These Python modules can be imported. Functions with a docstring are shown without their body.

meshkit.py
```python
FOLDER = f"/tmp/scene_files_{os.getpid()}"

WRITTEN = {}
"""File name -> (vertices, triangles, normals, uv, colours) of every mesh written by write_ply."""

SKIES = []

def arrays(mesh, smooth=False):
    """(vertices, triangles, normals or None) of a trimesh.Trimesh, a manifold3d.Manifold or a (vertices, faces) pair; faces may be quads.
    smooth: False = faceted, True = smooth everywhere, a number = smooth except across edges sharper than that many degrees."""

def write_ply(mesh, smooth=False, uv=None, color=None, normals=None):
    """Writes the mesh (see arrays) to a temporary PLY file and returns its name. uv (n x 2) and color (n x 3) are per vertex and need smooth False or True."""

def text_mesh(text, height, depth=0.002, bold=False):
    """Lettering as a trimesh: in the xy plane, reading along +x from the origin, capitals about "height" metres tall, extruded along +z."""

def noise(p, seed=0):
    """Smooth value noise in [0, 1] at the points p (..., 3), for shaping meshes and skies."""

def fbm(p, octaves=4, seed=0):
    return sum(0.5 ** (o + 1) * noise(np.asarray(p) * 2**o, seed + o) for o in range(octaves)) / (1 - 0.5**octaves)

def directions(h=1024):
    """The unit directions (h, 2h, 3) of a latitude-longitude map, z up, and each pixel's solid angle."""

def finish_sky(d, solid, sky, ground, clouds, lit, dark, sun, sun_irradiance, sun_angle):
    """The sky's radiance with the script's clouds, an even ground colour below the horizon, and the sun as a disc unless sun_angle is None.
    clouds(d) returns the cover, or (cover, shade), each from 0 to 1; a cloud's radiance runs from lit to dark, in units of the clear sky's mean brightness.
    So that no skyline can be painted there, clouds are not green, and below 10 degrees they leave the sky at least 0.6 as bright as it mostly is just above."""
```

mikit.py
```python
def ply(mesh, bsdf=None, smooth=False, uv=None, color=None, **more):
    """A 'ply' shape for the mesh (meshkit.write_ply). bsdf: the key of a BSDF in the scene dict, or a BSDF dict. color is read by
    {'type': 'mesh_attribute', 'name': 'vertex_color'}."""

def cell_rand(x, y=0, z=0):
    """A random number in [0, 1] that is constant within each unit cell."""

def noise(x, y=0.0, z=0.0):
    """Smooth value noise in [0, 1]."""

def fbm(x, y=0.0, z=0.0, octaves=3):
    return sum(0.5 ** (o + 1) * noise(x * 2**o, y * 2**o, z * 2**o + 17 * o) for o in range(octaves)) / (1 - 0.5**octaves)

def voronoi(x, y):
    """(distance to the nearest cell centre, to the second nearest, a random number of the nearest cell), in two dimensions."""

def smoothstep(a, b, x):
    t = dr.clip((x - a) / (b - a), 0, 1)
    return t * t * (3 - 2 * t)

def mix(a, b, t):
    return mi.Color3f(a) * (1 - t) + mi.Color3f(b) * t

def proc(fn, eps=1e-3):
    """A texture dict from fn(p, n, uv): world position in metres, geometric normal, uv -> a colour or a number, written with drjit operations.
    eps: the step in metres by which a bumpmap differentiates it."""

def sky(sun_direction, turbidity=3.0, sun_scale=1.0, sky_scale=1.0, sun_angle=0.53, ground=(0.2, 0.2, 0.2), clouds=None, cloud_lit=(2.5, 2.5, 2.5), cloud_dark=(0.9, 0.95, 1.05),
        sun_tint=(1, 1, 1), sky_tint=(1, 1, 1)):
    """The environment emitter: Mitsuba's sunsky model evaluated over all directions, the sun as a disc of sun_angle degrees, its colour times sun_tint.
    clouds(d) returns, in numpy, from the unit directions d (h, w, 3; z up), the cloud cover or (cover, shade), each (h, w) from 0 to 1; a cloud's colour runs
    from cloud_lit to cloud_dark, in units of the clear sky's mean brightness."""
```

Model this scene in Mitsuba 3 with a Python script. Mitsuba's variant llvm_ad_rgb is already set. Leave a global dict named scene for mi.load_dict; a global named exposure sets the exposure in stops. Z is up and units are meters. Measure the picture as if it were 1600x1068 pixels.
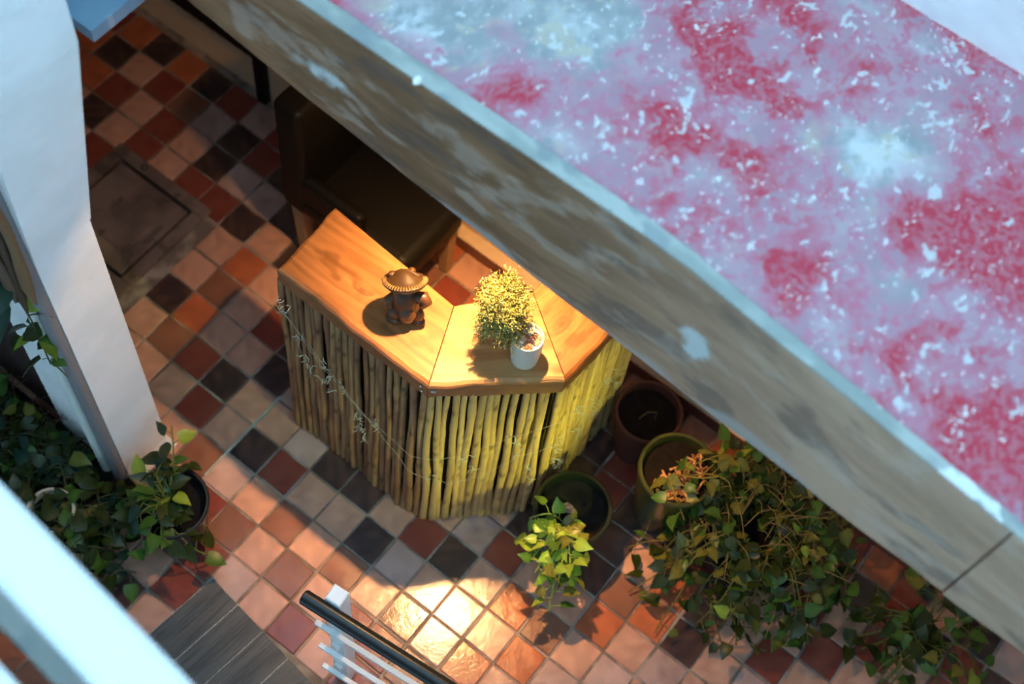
import math, random
import numpy as np, trimesh, mitsuba as mi, drjit as dr, mikit, meshkit
from mitsuba import ScalarTransform4f as T4

# ------------------------------------------------------------------ camera, sky, lamps, exposure
U = 0.145                                   # one floor tile (pitch) in metres; the plan is laid out in tiles
rng = np.random.default_rng(7)
random.seed(7)
EYE = np.array([10.59, -7.37, 35.58]) * U
FWD = np.array([-0.2196, 0.3966, -0.8913])
UPV = -np.array([0.57, -0.68, -0.445])
exposure = 0.0
FOCUS = 4.40
scene = {
    'camera': {'type': 'thinlens', 'fov': 39.6, 'fov_axis': 'x', 'aperture_radius': 0.016, 'focus_distance': FOCUS,
               'near_clip': 0.05, 'far_clip': 200.0, 'to_world': None},
    # dusk: an even, blue, overcast sky
    'sky': mikit.sky([0.75, -0.6, 0.28], turbidity=4.0, sun_scale=0.0, sky_scale=1.0, ground=(0.12, 0.12, 0.12),
                     clouds=lambda d: np.full(d.shape[:2], 0.97), cloud_lit=(1, 1, 1), cloud_dark=(1, 1, 1)),
}
labels = {}
SKY_RGB = (1.18, 2.10, 2.86)                # radiance of the sky
scene['sky'] = {'type': 'constant', 'radiance': {'type': 'rgb', 'value': list(SKY_RGB)}}
LAMP_POS = np.array([2.70, 5.05, 16.16])    # downlight under the veranda roof, over the counter
LAMP_RGB = np.array([1.0, 0.545, 0.205]) * 82000.0
SPILL = 0.095                                # glowing ring added for the lamp's wide spill, relative to the bulb
SPOT_POS = np.array([18.0, 1.2, 10.0])     # yellow-green garden spot, aimed at the counter front
SPOT_AIM = np.array([4.7, 4.7, 4.2])
SPOT_RGB = np.array([0.87, 0.93, 0.08]) * 900.0


def v3(*a): return np.array(a, float)


# camera matrix
_t = EYE + FWD
scene['camera']['to_world'] = T4().look_at(origin=EYE.tolist(), target=_t.tolist(), up=UPV.tolist())

# ------------------------------------------------------------------ helpers (all shapes are given in tiles)


def srgb(r, g, b):
    c = np.array([r, g, b], float) / 255
    return np.where(c <= 0.04045, c / 12.92, ((c + 0.055) / 1.055) ** 2.4)


def rgb(c): return {'type': 'rgb', 'value': [float(x) for x in c]}


def mat(name, color, rough=0.6, spec=0.4, metallic=0.0, clearcoat=0.0, bump=None, bump_scale=1.0, **kw):
    """A principled BSDF as a scene entry. color: rgb triple, 'vertex' or a proc dict."""
    if isinstance(color, str): color = {'type': 'mesh_attribute', 'name': 'vertex_color'}
    elif not isinstance(color, dict): color = rgb(color)
    b = {'type': 'principled', 'base_color': color, 'roughness': rough, 'specular': spec, 'metallic': metallic, 'clearcoat': clearcoat, **kw}
    if bump is not None: b = {'type': 'bumpmap', 'arbitrary': bump, 'scale': bump_scale, 'bsdf': b}
    scene['mat_' + name] = {'type': 'twosided', 'bsdf': b}
    return name


_count = {}


def key(name, parent=None):
    base = f'{parent}__{name}' if parent else name
    n = _count.get(base, -1) + 1
    _count[base] = n
    return base if n == 0 else f'{base}_{n:03d}'


def scaled(mesh):
    if isinstance(mesh, tuple): return (np.asarray(mesh[0], float) * U, mesh[1])
    m = mesh.copy(); m.apply_scale(U); return m


def obj(name, mesh, m, parent=None, smooth=35, label=None, cat=None, group=None, kind=None, **kw):
    k = key(name, parent)
    scene[k] = mikit.ply(scaled(mesh), 'mat_' + m, smooth=smooth, **kw)
    tag(k, label, cat, group, kind)
    return k


def tag(k, label=None, cat=None, group=None, kind=None):
    d = {a: b for a, b in (('label', label), ('category', cat), ('group', group), ('kind', kind)) if b}
    if d: labels[k] = {**labels.get(k, {}), **d}


def thing(name, label, cat, group=None, kind=None):
    k = key(name)
    tag(k, label, cat, group, kind)
    return k


def put(name, ply, parent, M):
    """A copy of a shared ply dict under its own key; M is a 4x4 in tiles."""
    k = key(name, parent)
    M = np.array(M, float); M[:3, 3] *= U
    scene[k] = {**ply, 'to_world': T4(M.tolist())}
    return k


def split(m, deg=45): return trimesh.graph.smooth_shade(m, angle=math.radians(deg), facet_minarea=None)


def join(ms):
    ms = [trimesh.Trimesh(*m, process=False) if isinstance(m, tuple) else m for m in ms]
    return trimesh.util.concatenate(ms)


def hull(pts): return trimesh.Trimesh(vertices=np.asarray(pts, float)).convex_hull


def prism(outline, z0, z1, bevel=0.03):
    """A convex outline between two heights with bevelled rims."""
    o = np.asarray(outline, float); c = o.mean(0)
    d = o - c; L = np.linalg.norm(d, axis=1, keepdims=True)
    i = c + d * np.maximum(L - bevel * 1.4, 1e-3) / L
    P = [np.c_[i, np.full(len(o), z0)], np.c_[o, np.full(len(o), z0 + bevel)], np.c_[o, np.full(len(o), z1 - bevel)], np.c_[i, np.full(len(o), z1)]]
    return hull(np.vstack(P))


def box(x0, x1, y0, y1, z0, z1, bevel=0.03): return prism([[x0, y0], [x1, y0], [x1, y1], [x0, y1]], z0, z1, bevel)


def rounded(x0, x1, y0, y1, z0, z1, r, n=4):
    P = []
    for sx, sy, sz in np.array(np.meshgrid([0, 1], [0, 1], [0, 1])).T.reshape(-1, 3):
        c = v3(x0 + r if sx == 0 else x1 - r, y0 + r if sy == 0 else y1 - r, z0 + r if sz == 0 else z1 - r)
        s = trimesh.creation.icosphere(subdivisions=2, radius=r).vertices
        P.append(s + c)
    return hull(np.vstack(P))


def tube(path, rad, n=8, closed_ends=True):
    """A round tube along a polyline; rad a number or one per point."""
    p = np.asarray(path, float); k = len(p)
    r = np.broadcast_to(np.asarray(rad, float), (k,))
    t = np.gradient(p, axis=0); t /= np.linalg.norm(t, axis=1, keepdims=True) + 1e-12
    a = np.cross(t[0], [0.3, 0.2, 0.9]); a /= np.linalg.norm(a)
    V = []
    ang = np.arange(n) * 2 * np.pi / n
    for i in range(k):
        a = a - t[i] * (a @ t[i]); a /= np.linalg.norm(a)
        b = np.cross(t[i], a)
        V.append(p[i] + r[i] * (np.cos(ang)[:, None] * a + np.sin(ang)[:, None] * b))
    V = np.vstack(V); F = []
    for i in range(k - 1):
        for j in range(n):
            q = (j + 1) % n
            F += [[i * n + j, i * n + q, (i + 1) * n + q], [i * n + j, (i + 1) * n + q, (i + 1) * n + j]]
    if closed_ends:
        V = np.vstack([V, p[0], p[-1]])
        for j in range(n):
            q = (j + 1) % n
            F += [[len(V) - 2, q, j], [len(V) - 1, (k - 1) * n + j, (k - 1) * n + q]]
    return trimesh.Trimesh(V, np.array(F), process=False)


def lathe(profile, n=40, at=(0, 0, 0)):
    """profile: (radius, height) pairs, from the outside bottom, over the rim, to the inside."""
    p = np.asarray(profile, float)
    ang = np.arange(n) * 2 * np.pi / n
    V = np.vstack([np.c_[r * np.cos(ang), r * np.sin(ang), np.full(n, z)] for r, z in p]); F = []
    for i in range(len(p) - 1):
        for j in range(n):
            q = (j + 1) % n
            F += [[i * n + j, i * n + q, (i + 1) * n + q], [i * n + j, (i + 1) * n + q, (i + 1) * n + j]]
    return trimesh.Trimesh(V + np.array(at), np.array(F), process=False)


def blob(c, r, sub=3, amp=0.0, f=1.0, seed=0):
    s = trimesh.creation.icosphere(subdivisions=sub, radius=1)
    v = s.vertices.copy()
    if amp: v *= (1 + amp * (meshkit.fbm(v * f + seed) - 0.5) * 2)[:, None]
    s.vertices = v * np.asarray(r, float) + np.asarray(c, float)
    return s


def frame_matrix(pos, xaxis, zaxis, s=1.0):
    z = np.asarray(zaxis, float); z /= np.linalg.norm(z)
    x = np.asarray(xaxis, float); x = x - z * (x @ z); x /= np.linalg.norm(x) + 1e-9
    y = np.cross(z, x)
    M = np.eye(4); M[:3, 0], M[:3, 1], M[:3, 2] = x * s, y * s, z * s; M[:3, 3] = pos
    return M


def rotz(a):
    c, s = math.cos(a), math.sin(a); return np.array([[c, -s, 0, 0], [s, c, 0, 0], [0, 0, 1, 0], [0, 0, 0, 1.0]])


def at(x, y, z): M = np.eye(4); M[:3, 3] = [x, y, z]; return M


noise, fbm, smoothstep, mix = mikit.noise, mikit.fbm, mikit.smoothstep, mikit.mix


def tiles_of(p): return p.x / U, p.y / U, p.z / U


# ------------------------------------------------------------------ materials


def _grout(p, n, uv):
    x, y, z = tiles_of(p)
    return mix((0.16, 0.125, 0.10), (0.33, 0.28, 0.235), smoothstep(0.3, 0.75, fbm(x * 2.3, y * 2.3, 3.0, 3)))


def _tile_bump(p, n, uv):
    x, y, z = tiles_of(p)
    return fbm(x * 5, y * 5, 1.0, 3) + 0.35 * noise(x * 30, y * 30)


def _tile_rough(p, n, uv):
    x, y, z = tiles_of(p)
    return 0.12 + 0.17 * fbm(x * 3.1 + 7, y * 3.1, 0.0, 3)


mat('grout', mikit.proc(_grout), 0.8, 0.3)
mat('tile_clay', 'vertex', mikit.proc(_tile_rough), 0.5, bump=mikit.proc(_tile_bump), bump_scale=0.0005)


def _plank(p, n, uv):
    g = fbm(uv.x * 1.6, uv.y * 26, 0.0, 4)
    h = fbm(uv.x * 0.5 + 9, uv.y * 5, 3.0, 3)
    c = mix((0.032, 0.037, 0.041), (0.088, 0.098, 0.100), smoothstep(0.25, 0.75, 0.55 * g + 0.45 * h))
    return mix(c, (0.075, 0.06, 0.05), smoothstep(0.55, 0.8, h) * 0.5)


mat('grey_plank', mikit.proc(_plank), 0.45, 0.4)


def _cover(p, n, uv):
    x, y, z = tiles_of(p)
    a = fbm(x * 1.1, y * 1.1, 0.0, 4)
    c = mix((0.12, 0.085, 0.075), (0.20, 0.15, 0.135), smoothstep(0.3, 0.7, a))
    return mix(c, (0.07, 0.055, 0.05), smoothstep(0.58, 0.75, fbm(x * 2.7 + 4, y * 2.7, 5.0, 3)) * 0.7)


mat('cover_concrete', mikit.proc(_cover), 0.75, 0.3)


def _wood(p, n, uv):
    """Slab wood: uv.x runs along the grain in tiles, uv.y across; + 20 per board."""
    b = dr.floor(uv.y / 20.0 + 0.5)
    v = uv.y - b * 20.0
    u = uv.x
    w = 0.35 * (fbm(u * 0.45 + b * 13, v * 0.8, 2.0, 3) - 0.5)
    kn = mi.Float(0); rot = mi.Float(0)
    for (kb, ku, kv, kr) in ((0, 1.75, 0.80, .10), (2, 1.0, 0.95, .15), (2, 0.35, 0.5, .09)):
        d = dr.sqrt(dr.square((u - ku) * 0.6 + 0.35 * w) + dr.square(v - kv + 0.5 * w))
        s = dr.select(dr.abs(b - kb) < 0.5, dr.exp(-dr.square(d / (kr * 1.6))), 0.0)
        kn += s; rot += s * dr.sin(d * 60)
    ring = noise(u * 0.7 + b * 31, (v + w + 0.35 * kn) * 9, 1.0)
    fine = fbm(u * 3 + b * 7, (v + w) * 45, 4.0, 2)
    big = fbm(u * 0.8 + b * 5, v * 1.6, 7.0, 3)
    t = dr.clip(0.10 + 0.75 * ring + 0.35 * (fine - 0.5) + 0.8 * (big - 0.5), 0, 1)
    dark0, light0 = mi.Color3f(0.16, 0.055, 0.014), mi.Color3f(0.33, 0.145, 0.043)
    dark1, light1 = mi.Color3f(0.24, 0.115, 0.038), mi.Color3f(0.37, 0.215, 0.085)
    m = dr.select(dr.abs(b - 1) < 0.5, 1.0, 0.0)
    c = mix(mix(dark0, dark1, m), mix(light0, light1, m), t)
    stain = smoothstep(0.55, 0.72, fbm(u * 1.3 + 3 + b * 9, v * 2.2, 9.0, 3))
    c = mix(c, mi.Color3f(0.11, 0.035, 0.008), stain * 0.6)
    rim = smoothstep(0.04, -0.04, v + 0.05 * (big - 0.5))  # bark-brown edge band; also puts the shade of the edge into the colour
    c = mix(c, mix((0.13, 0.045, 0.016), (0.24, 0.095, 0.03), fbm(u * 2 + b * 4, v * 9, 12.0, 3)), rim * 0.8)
    return mix(c, mi.Color3f(0.055, 0.018, 0.006), dr.clip(kn * kn * 0.55 + rot * 0.10, 0, 0.6))


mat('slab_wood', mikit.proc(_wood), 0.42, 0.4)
mat('stick_wood', 'vertex', 0.65, 0.3)
mat('gap_shade', (0.05, 0.034, 0.02), 0.8, 0.2)  # dark tone standing in for shade between the sticks


def _fascia(p, n, uv):
    x, y, z = tiles_of(p)
    warp = 1.2 * fbm(x * 0.35, z * 0.8, 0.0, 3)
    g = 0.75 * fbm(x * 0.55, z * 2.3 + warp, 1.0, 5) + 0.25 * fbm(x * 1.6, z * 11 + warp, 2.0, 3)
    h = fbm(x * 0.8 + 11, z * 2.6 + warp, 5.0, 5)
    k = smoothstep(3.5, 11.0, x)
    brown, light = mix((0.17, 0.085, 0.042), (0.38, 0.235, 0.155), k), mix((0.265, 0.14, 0.073), (0.49, 0.315, 0.215), k)
    c = mix(brown, light, smoothstep(0.3, 0.72, g))
    c = mix(c, (0.085, 0.07, 0.068), smoothstep(0.56, 0.76, h) * 0.5)
    pale = smoothstep(0.56, 0.74, fbm(x * 1.2 + 5, z * 3.0 + 2 * warp, 9.0, 5))
    c = mix(c, (0.50, 0.40, 0.33), pale * 0.35)
    patch = dr.exp(-dr.square((x - 7.95) / 0.35) - dr.square((z - 15.75) / 0.5)) + dr.exp(-dr.square((x - 0.2) / 0.9) - dr.square((z - 15.9) / 0.35)) * 0.7
    c = mix(c, (0.5, 0.52, 0.5), smoothstep(0.35, 0.75, patch * (0.5 + fbm(x * 5, z * 5, 2.0, 3))))
    low = smoothstep(0.42, 0.62, fbm(x * 0.5 + 3, 2.0, 0.0, 3) + (14.75 - z) * 0.9 - 0.35)
    return mix(c, (0.38, 0.34, 0.31), low * 0.75)


def _fascia_bump(p, n, uv):
    x, y, z = tiles_of(p)
    return fbm(x * 0.9, z * 7, 1.0, 4)


mat('fascia_wood', mikit.proc(_fascia), 0.85, 0.2, bump=mikit.proc(_fascia_bump), bump_scale=0.008)


def _roof(p, n, uv):
    """Old red paint worn down to grey cement, with white specks."""
    x, y, z = tiles_of(p)

    def spot(cx, cy, rx, ry, ang=0.0):
        ca, sa = math.cos(ang), math.sin(ang)
        a, b = (x - cx) * ca + (y - cy) * sa, -(x - cx) * sa + (y - cy) * ca
        return dr.exp(-dr.square(a / rx) - dr.square(b / ry))
    wear = (1.15 * spot(8.5, 7.0, 0.95, 0.75, 0.2) + 0.9 * spot(1.6, 4.3, 1.25, 0.9) + 0.65 * spot(5.0, 3.95, 1.1, 0.35, 0.1) + 0.8 * spot(3.6, 6.3, 1.3, 1.0)
            + 0.5 * spot(7.0, 4.9, 0.9, 0.3) + 0.55 * spot(9.9, 5.2, 0.9, 0.35, 0.3) + 0.55 * spot(6.7, 6.1, 0.7, 0.4) + 0.6 * spot(7.6, 9.3, 1.6, 0.5) + 0.5 * spot(8.0, 8.2, 0.7, 0.4)
            + 0.8 * spot(2.2, 6.2, 1.5, 1.5) + 0.5 * spot(11.4, 4.4, 0.5, 0.5))
    red = (0.55 * spot(3.4, 4.2, 0.55, 0.45) + 0.65 * spot(5.9, 5.4, 0.75, 0.5) + 0.55 * spot(5.2, 7.2, 1.0, 0.7) + 0.6 * spot(8.4, 4.3, 0.6, 0.35, 0.4) + 0.6 * spot(12.5, 4.1, 0.8, 0.45)
           + 0.45 * spot(9.9, 6.5, 1.3, 0.7, 0.2) + 0.4 * spot(9.4, 8.9, 0.6, 0.35) + 0.35 * spot(11.3, 6.3, 1.0, 0.5))
    big = fbm(x * 0.9 + 2, y * 0.9 + 5, 1.0, 4)
    mid = fbm(x * 2.0 + 9, y * 2.0 + 2, 7.0, 4)
    wx, wy = x + 0.35 * mid, y + 0.35 * big
    fine = fbm(wx * 6.5, wy * 5.0, 3.0, 5)
    grit = fbm(wx * 19, wy * 15, 6.0, 3)
    base = 0.66 + 1.0 * (big - 0.5) + 0.8 * (mid - 0.5) + 0.7 * red - 0.8 * wear
    cover = base + 1.25 * (fine - 0.5) + 0.75 * (grit - 0.5)
    sharp = smoothstep(0.44, 0.58, cover)
    thin = smoothstep(0.0, 0.55, base + 0.18 + 0.5 * (fine - 0.5))
    grey = mix((0.31, 0.32, 0.325), (0.52, 0.52, 0.51), smoothstep(0.3, 0.7, 0.6 * fbm(x * 1.7 + 9, y * 1.7, 4.0, 4) + 0.4 * fine))
    tan = smoothstep(0.62, 0.68, fbm(wx * 2.3 + 31, wy * 2.3, 8.0, 4))
    grey = mix(grey, (0.52, 0.47, 0.37), tan * 0.7)
    grey = mix(grey, (0.66, 0.67, 0.67), smoothstep(0.35, 0.8, (spot(8.6, 7.05, 0.8, 0.5, 0.2) + 0.8 * spot(1.5, 4.1, 0.9, 0.5) + 0.7 * spot(8.2, 9.3, 1.2, 0.3)) * (0.1 + 1.6 * fine)) * 0.65)
    hue = smoothstep(0.45, 1.0, base + 0.55 * (fbm(x * 2.8 + 7, y * 2.8, 2.0, 4) - 0.5) + 0.35 * (fine - 0.5))
    paint = mix((0.50, 0.20, 0.27), (0.52, 0.045, 0.075), hue)
    c = mix(grey, (0.47, 0.215, 0.285), thin * 0.72)
    c = mix(c, paint, sharp * (0.62 + 0.38 * smoothstep(0.4, 0.6, grit)))
    chips = smoothstep(0.655, 0.70, 0.6 * fbm(wx * 4.0 + 17, wy * 3.2, 13.0, 4) + 0.4 * fbm(wx * 13, wy * 10, 5.0, 3))
    c = mix(c, (0.62, 0.63, 0.63), chips * 0.85)
    d1, d2, r = mikit.voronoi((x + 0.3 * fine) * 3.0, (y + 0.3 * grit) * 3.0)
    speck = smoothstep(0.03, 0.0, d1 - 0.02 - 0.08 * r) * dr.select(r > 0.82, 0.9, 0.0)
    d1, d2, r = mikit.voronoi((x + 0.12 * fine) * 9 + 3, (y + 0.12 * grit) * 9)
    speck = dr.maximum(speck, smoothstep(0.08, 0.0, d1 - 0.05 - 0.10 * r) * dr.select(r > 0.80, 0.7, 0.0) * smoothstep(0.45, 0.6, fbm(x * 1.2 + 40, y * 1.2, 0.0, 2)))
    c = mix(c, (0.80, 0.80, 0.79), speck)
    return c


def _roof_bump(p, n, uv):
    x, y, z = tiles_of(p)
    return fbm(x * 4.2, y * 4.2, 3.0, 4)


mat('roof_paint', mikit.proc(_roof), 0.75, 0.25, bump=mikit.proc(_roof_bump), bump_scale=0.005)


def _kerb(p, n, uv):
    x, y, z = tiles_of(p)
    c = mix((0.31, 0.335, 0.31), (0.44, 0.46, 0.425), smoothstep(0.3, 0.7, fbm(x * 1.4, y * 3, z * 2, 4)))
    c = mix(c, (0.26, 0.29, 0.30), smoothstep(0.62, 0.76, fbm(x * 2.2 + 8, y * 3, 3.0, 3)) * 0.7)
    return mix(c, (0.75, 0.77, 0.77), smoothstep(0.66, 0.72, fbm(x * 1.9 + 21, y * 4, 6.0, 3)) * smoothstep(9.0, 12.0, x))


mat('kerb_cement', mikit.proc(_kerb), 0.85, 0.2)


def _plaster(p, n, uv):
    x, y, z = tiles_of(p)
    return mix((0.82, 0.83, 0.82), (0.89, 0.89, 0.88), smoothstep(0.3, 0.7, fbm(x * 1.1, y * 1.1, z * 1.1, 4)))


def _plaster_bump(p, n, uv):
    x, y, z = tiles_of(p)
    return fbm(x * 3 + z, y * 3 + z * 0.7, z * 3, 3)


mat('white_plaster', mikit.proc(_plaster), 0.8, 0.2, bump=mikit.proc(_plaster_bump), bump_scale=0.006)
mat('cream_plaster', (0.66, 0.50, 0.32), 0.8, 0.2)
mat('skirting_tile', (0.17, 0.062, 0.035), 0.5, 0.4)
mat('brown_paint', (0.045, 0.026, 0.023), 0.8, 0.2)
mat('building_plaster', (0.30, 0.29, 0.28), 0.85, 0.2)


def _slate(p, n, uv):
    x, y, z = tiles_of(p)
    c = mix((0.10, 0.22, 0.34), (0.22, 0.34, 0.42), fbm(x * 2, y * 2, 0.0, 4))
    d1, d2, r = mikit.voronoi(x * 2.6, y * 2.6)
    return mix(c, (0.34, 0.42, 0.48), smoothstep(0.24, 0.1, d1) * dr.select(r > 0.45, 0.8, 0.0))


mat('canopy_sheet', mikit.proc(_slate), 0.5, 0.4)
mat('white_enamel', (0.86, 0.88, 0.88), 0.35, 0.5)
mat('black_metal', (0.012, 0.013, 0.013), 0.3, 0.5)
mat('black_paint', (0.006, 0.006, 0.006), 0.6, 0.2)
mat('white_pipe', (0.80, 0.82, 0.76), 0.4, 0.4)
mat('grey_pipe', (0.22, 0.21, 0.215), 0.5, 0.4)
mat('bark', 'vertex', 0.85, 0.2)
mat('black_leather', (0.006, 0.005, 0.0035), 0.5, 0.2)
mat('chair_wood', (0.30, 0.19, 0.10), 0.5, 0.4)
mat('bronze', 'vertex', 0.38, 0.5)
mat('white_ceramic', (0.58, 0.56, 0.46), 0.35, 0.5)
mat('pebble', 'vertex', 0.5, 0.4)
mat('terracotta', (0.088, 0.030, 0.021), 0.6, 0.3)  # darker than its clay, to stand in for the counter's shadow
mat('green_glaze', 'vertex', 0.18, 0.6)
mat('black_plastic', (0.012, 0.012, 0.013), 0.4, 0.5)
mat('soil', 'vertex', 0.95, 0.1)
mat('leaf', 'vertex', 0.36, 0.3)
mat('vine', 'vertex', 0.6, 0.3)
mat('bush_leaf', 'vertex', 0.5, 0.4)
mat('wire', (0.46, 0.44, 0.36), 0.5, 0.4)
mat('screw_steel', (0.6, 0.6, 0.6), 0.3, 0.5, metallic=1.0)

# ------------------------------------------------------------------ the setting: floor
TILE_MAP = {   # row j: {i: class}; L pale clay, P pinkish pale, O orange, B brown, R red, D near black, by the pots also for the counter's shadow
    -4: {-2: 'D', -1: 'L'},
    -3: {-4: 'R', -3: 'L', -2: 'L', -1: 'R'},
    -2: {-5: 'L', -4: 'D', -3: 'L', -2: 'R', -1: 'R', 0: 'P', 1: 'L', 2: 'R', 3: 'L', 4: 'R', 5: 'L'},
    -1: {-3: 'L', -2: 'R', -1: 'B', 0: 'L', 1: 'B', 2: 'L', 3: 'R', 4: 'R', 5: 'B', 6: 'L'},
    0: {-5: 'L', -4: 'L', -3: 'B', -2: 'P', -1: 'L', 0: 'B', 1: 'L', 2: 'B', 3: 'L', 4: 'B', 5: 'L', 6: 'O', 7: 'L'},
    1: {-7: 'L', -6: 'L', -5: 'L', -4: 'R', -3: 'L', -2: 'D', -1: 'R', 0: 'L', 1: 'L', 2: 'D', 3: 'P', 4: 'L', 5: 'L', 6: 'L', 7: 'O', 8: 'P'},
    2: {-8: 'L', -7: 'L', -6: 'B', -5: 'R', -4: 'D', -3: 'L', -2: 'L', -1: 'P', 0: 'D', 1: 'D', 2: 'L', 3: 'R', 4: 'D', 5: 'L', 6: 'O', 7: 'B', 8: 'L', 9: 'P'},
    3: {-8: 'L', -7: 'D', -6: 'O', -5: 'L', -4: 'L', -3: 'D', -2: 'P', -1: 'L', 0: 'R', 1: 'D', 2: 'R', 3: 'L', 4: 'P', 5: 'R', 6: 'L', 7: 'L', 8: 'O', 9: 'L', 10: 'P'},
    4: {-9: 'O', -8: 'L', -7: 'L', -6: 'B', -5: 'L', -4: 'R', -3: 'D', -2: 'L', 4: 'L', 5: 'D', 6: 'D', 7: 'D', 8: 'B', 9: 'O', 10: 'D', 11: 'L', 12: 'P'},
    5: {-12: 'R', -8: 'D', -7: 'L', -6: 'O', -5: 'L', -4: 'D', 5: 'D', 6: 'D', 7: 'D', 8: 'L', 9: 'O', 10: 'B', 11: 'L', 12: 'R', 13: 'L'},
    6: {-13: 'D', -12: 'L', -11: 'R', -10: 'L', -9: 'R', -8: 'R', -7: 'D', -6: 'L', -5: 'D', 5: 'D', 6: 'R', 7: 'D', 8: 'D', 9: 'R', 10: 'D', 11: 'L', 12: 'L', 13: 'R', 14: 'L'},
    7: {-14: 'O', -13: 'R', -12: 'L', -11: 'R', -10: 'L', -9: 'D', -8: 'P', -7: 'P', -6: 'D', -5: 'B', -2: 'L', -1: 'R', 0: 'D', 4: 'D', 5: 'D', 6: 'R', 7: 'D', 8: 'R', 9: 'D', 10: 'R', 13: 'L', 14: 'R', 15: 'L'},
    8: {-15: 'O', -14: 'D', -13: 'L', -12: 'R', -11: 'B', -10: 'P', -9: 'D', -8: 'R', -7: 'D', -6: 'R', -2: 'B', -1: 'R', 0: 'O', 1: 'R', 4: 'R', 5: 'D', 6: 'B', 7: 'D', 12: 'R', 13: 'D', 14: 'R', 15: 'D', 16: 'R'},
    9: {-15: 'R', -14: 'O', -13: 'D', -12: 'O', -11: 'D', -10: 'R', -9: 'P', -8: 'R', -7: 'D', -2: 'O', -1: 'L', 0: 'O', 1: 'L', 12: 'R', 13: 'O', 14: 'R'},
}
CLASS = {'L': srgb(188, 142, 120), 'P': srgb(172, 142, 132), 'O': srgb(170, 94, 62), 'B': srgb(126, 86, 68), 'R': srgb(126, 60, 50), 'D': srgb(62, 48, 48)}


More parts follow.
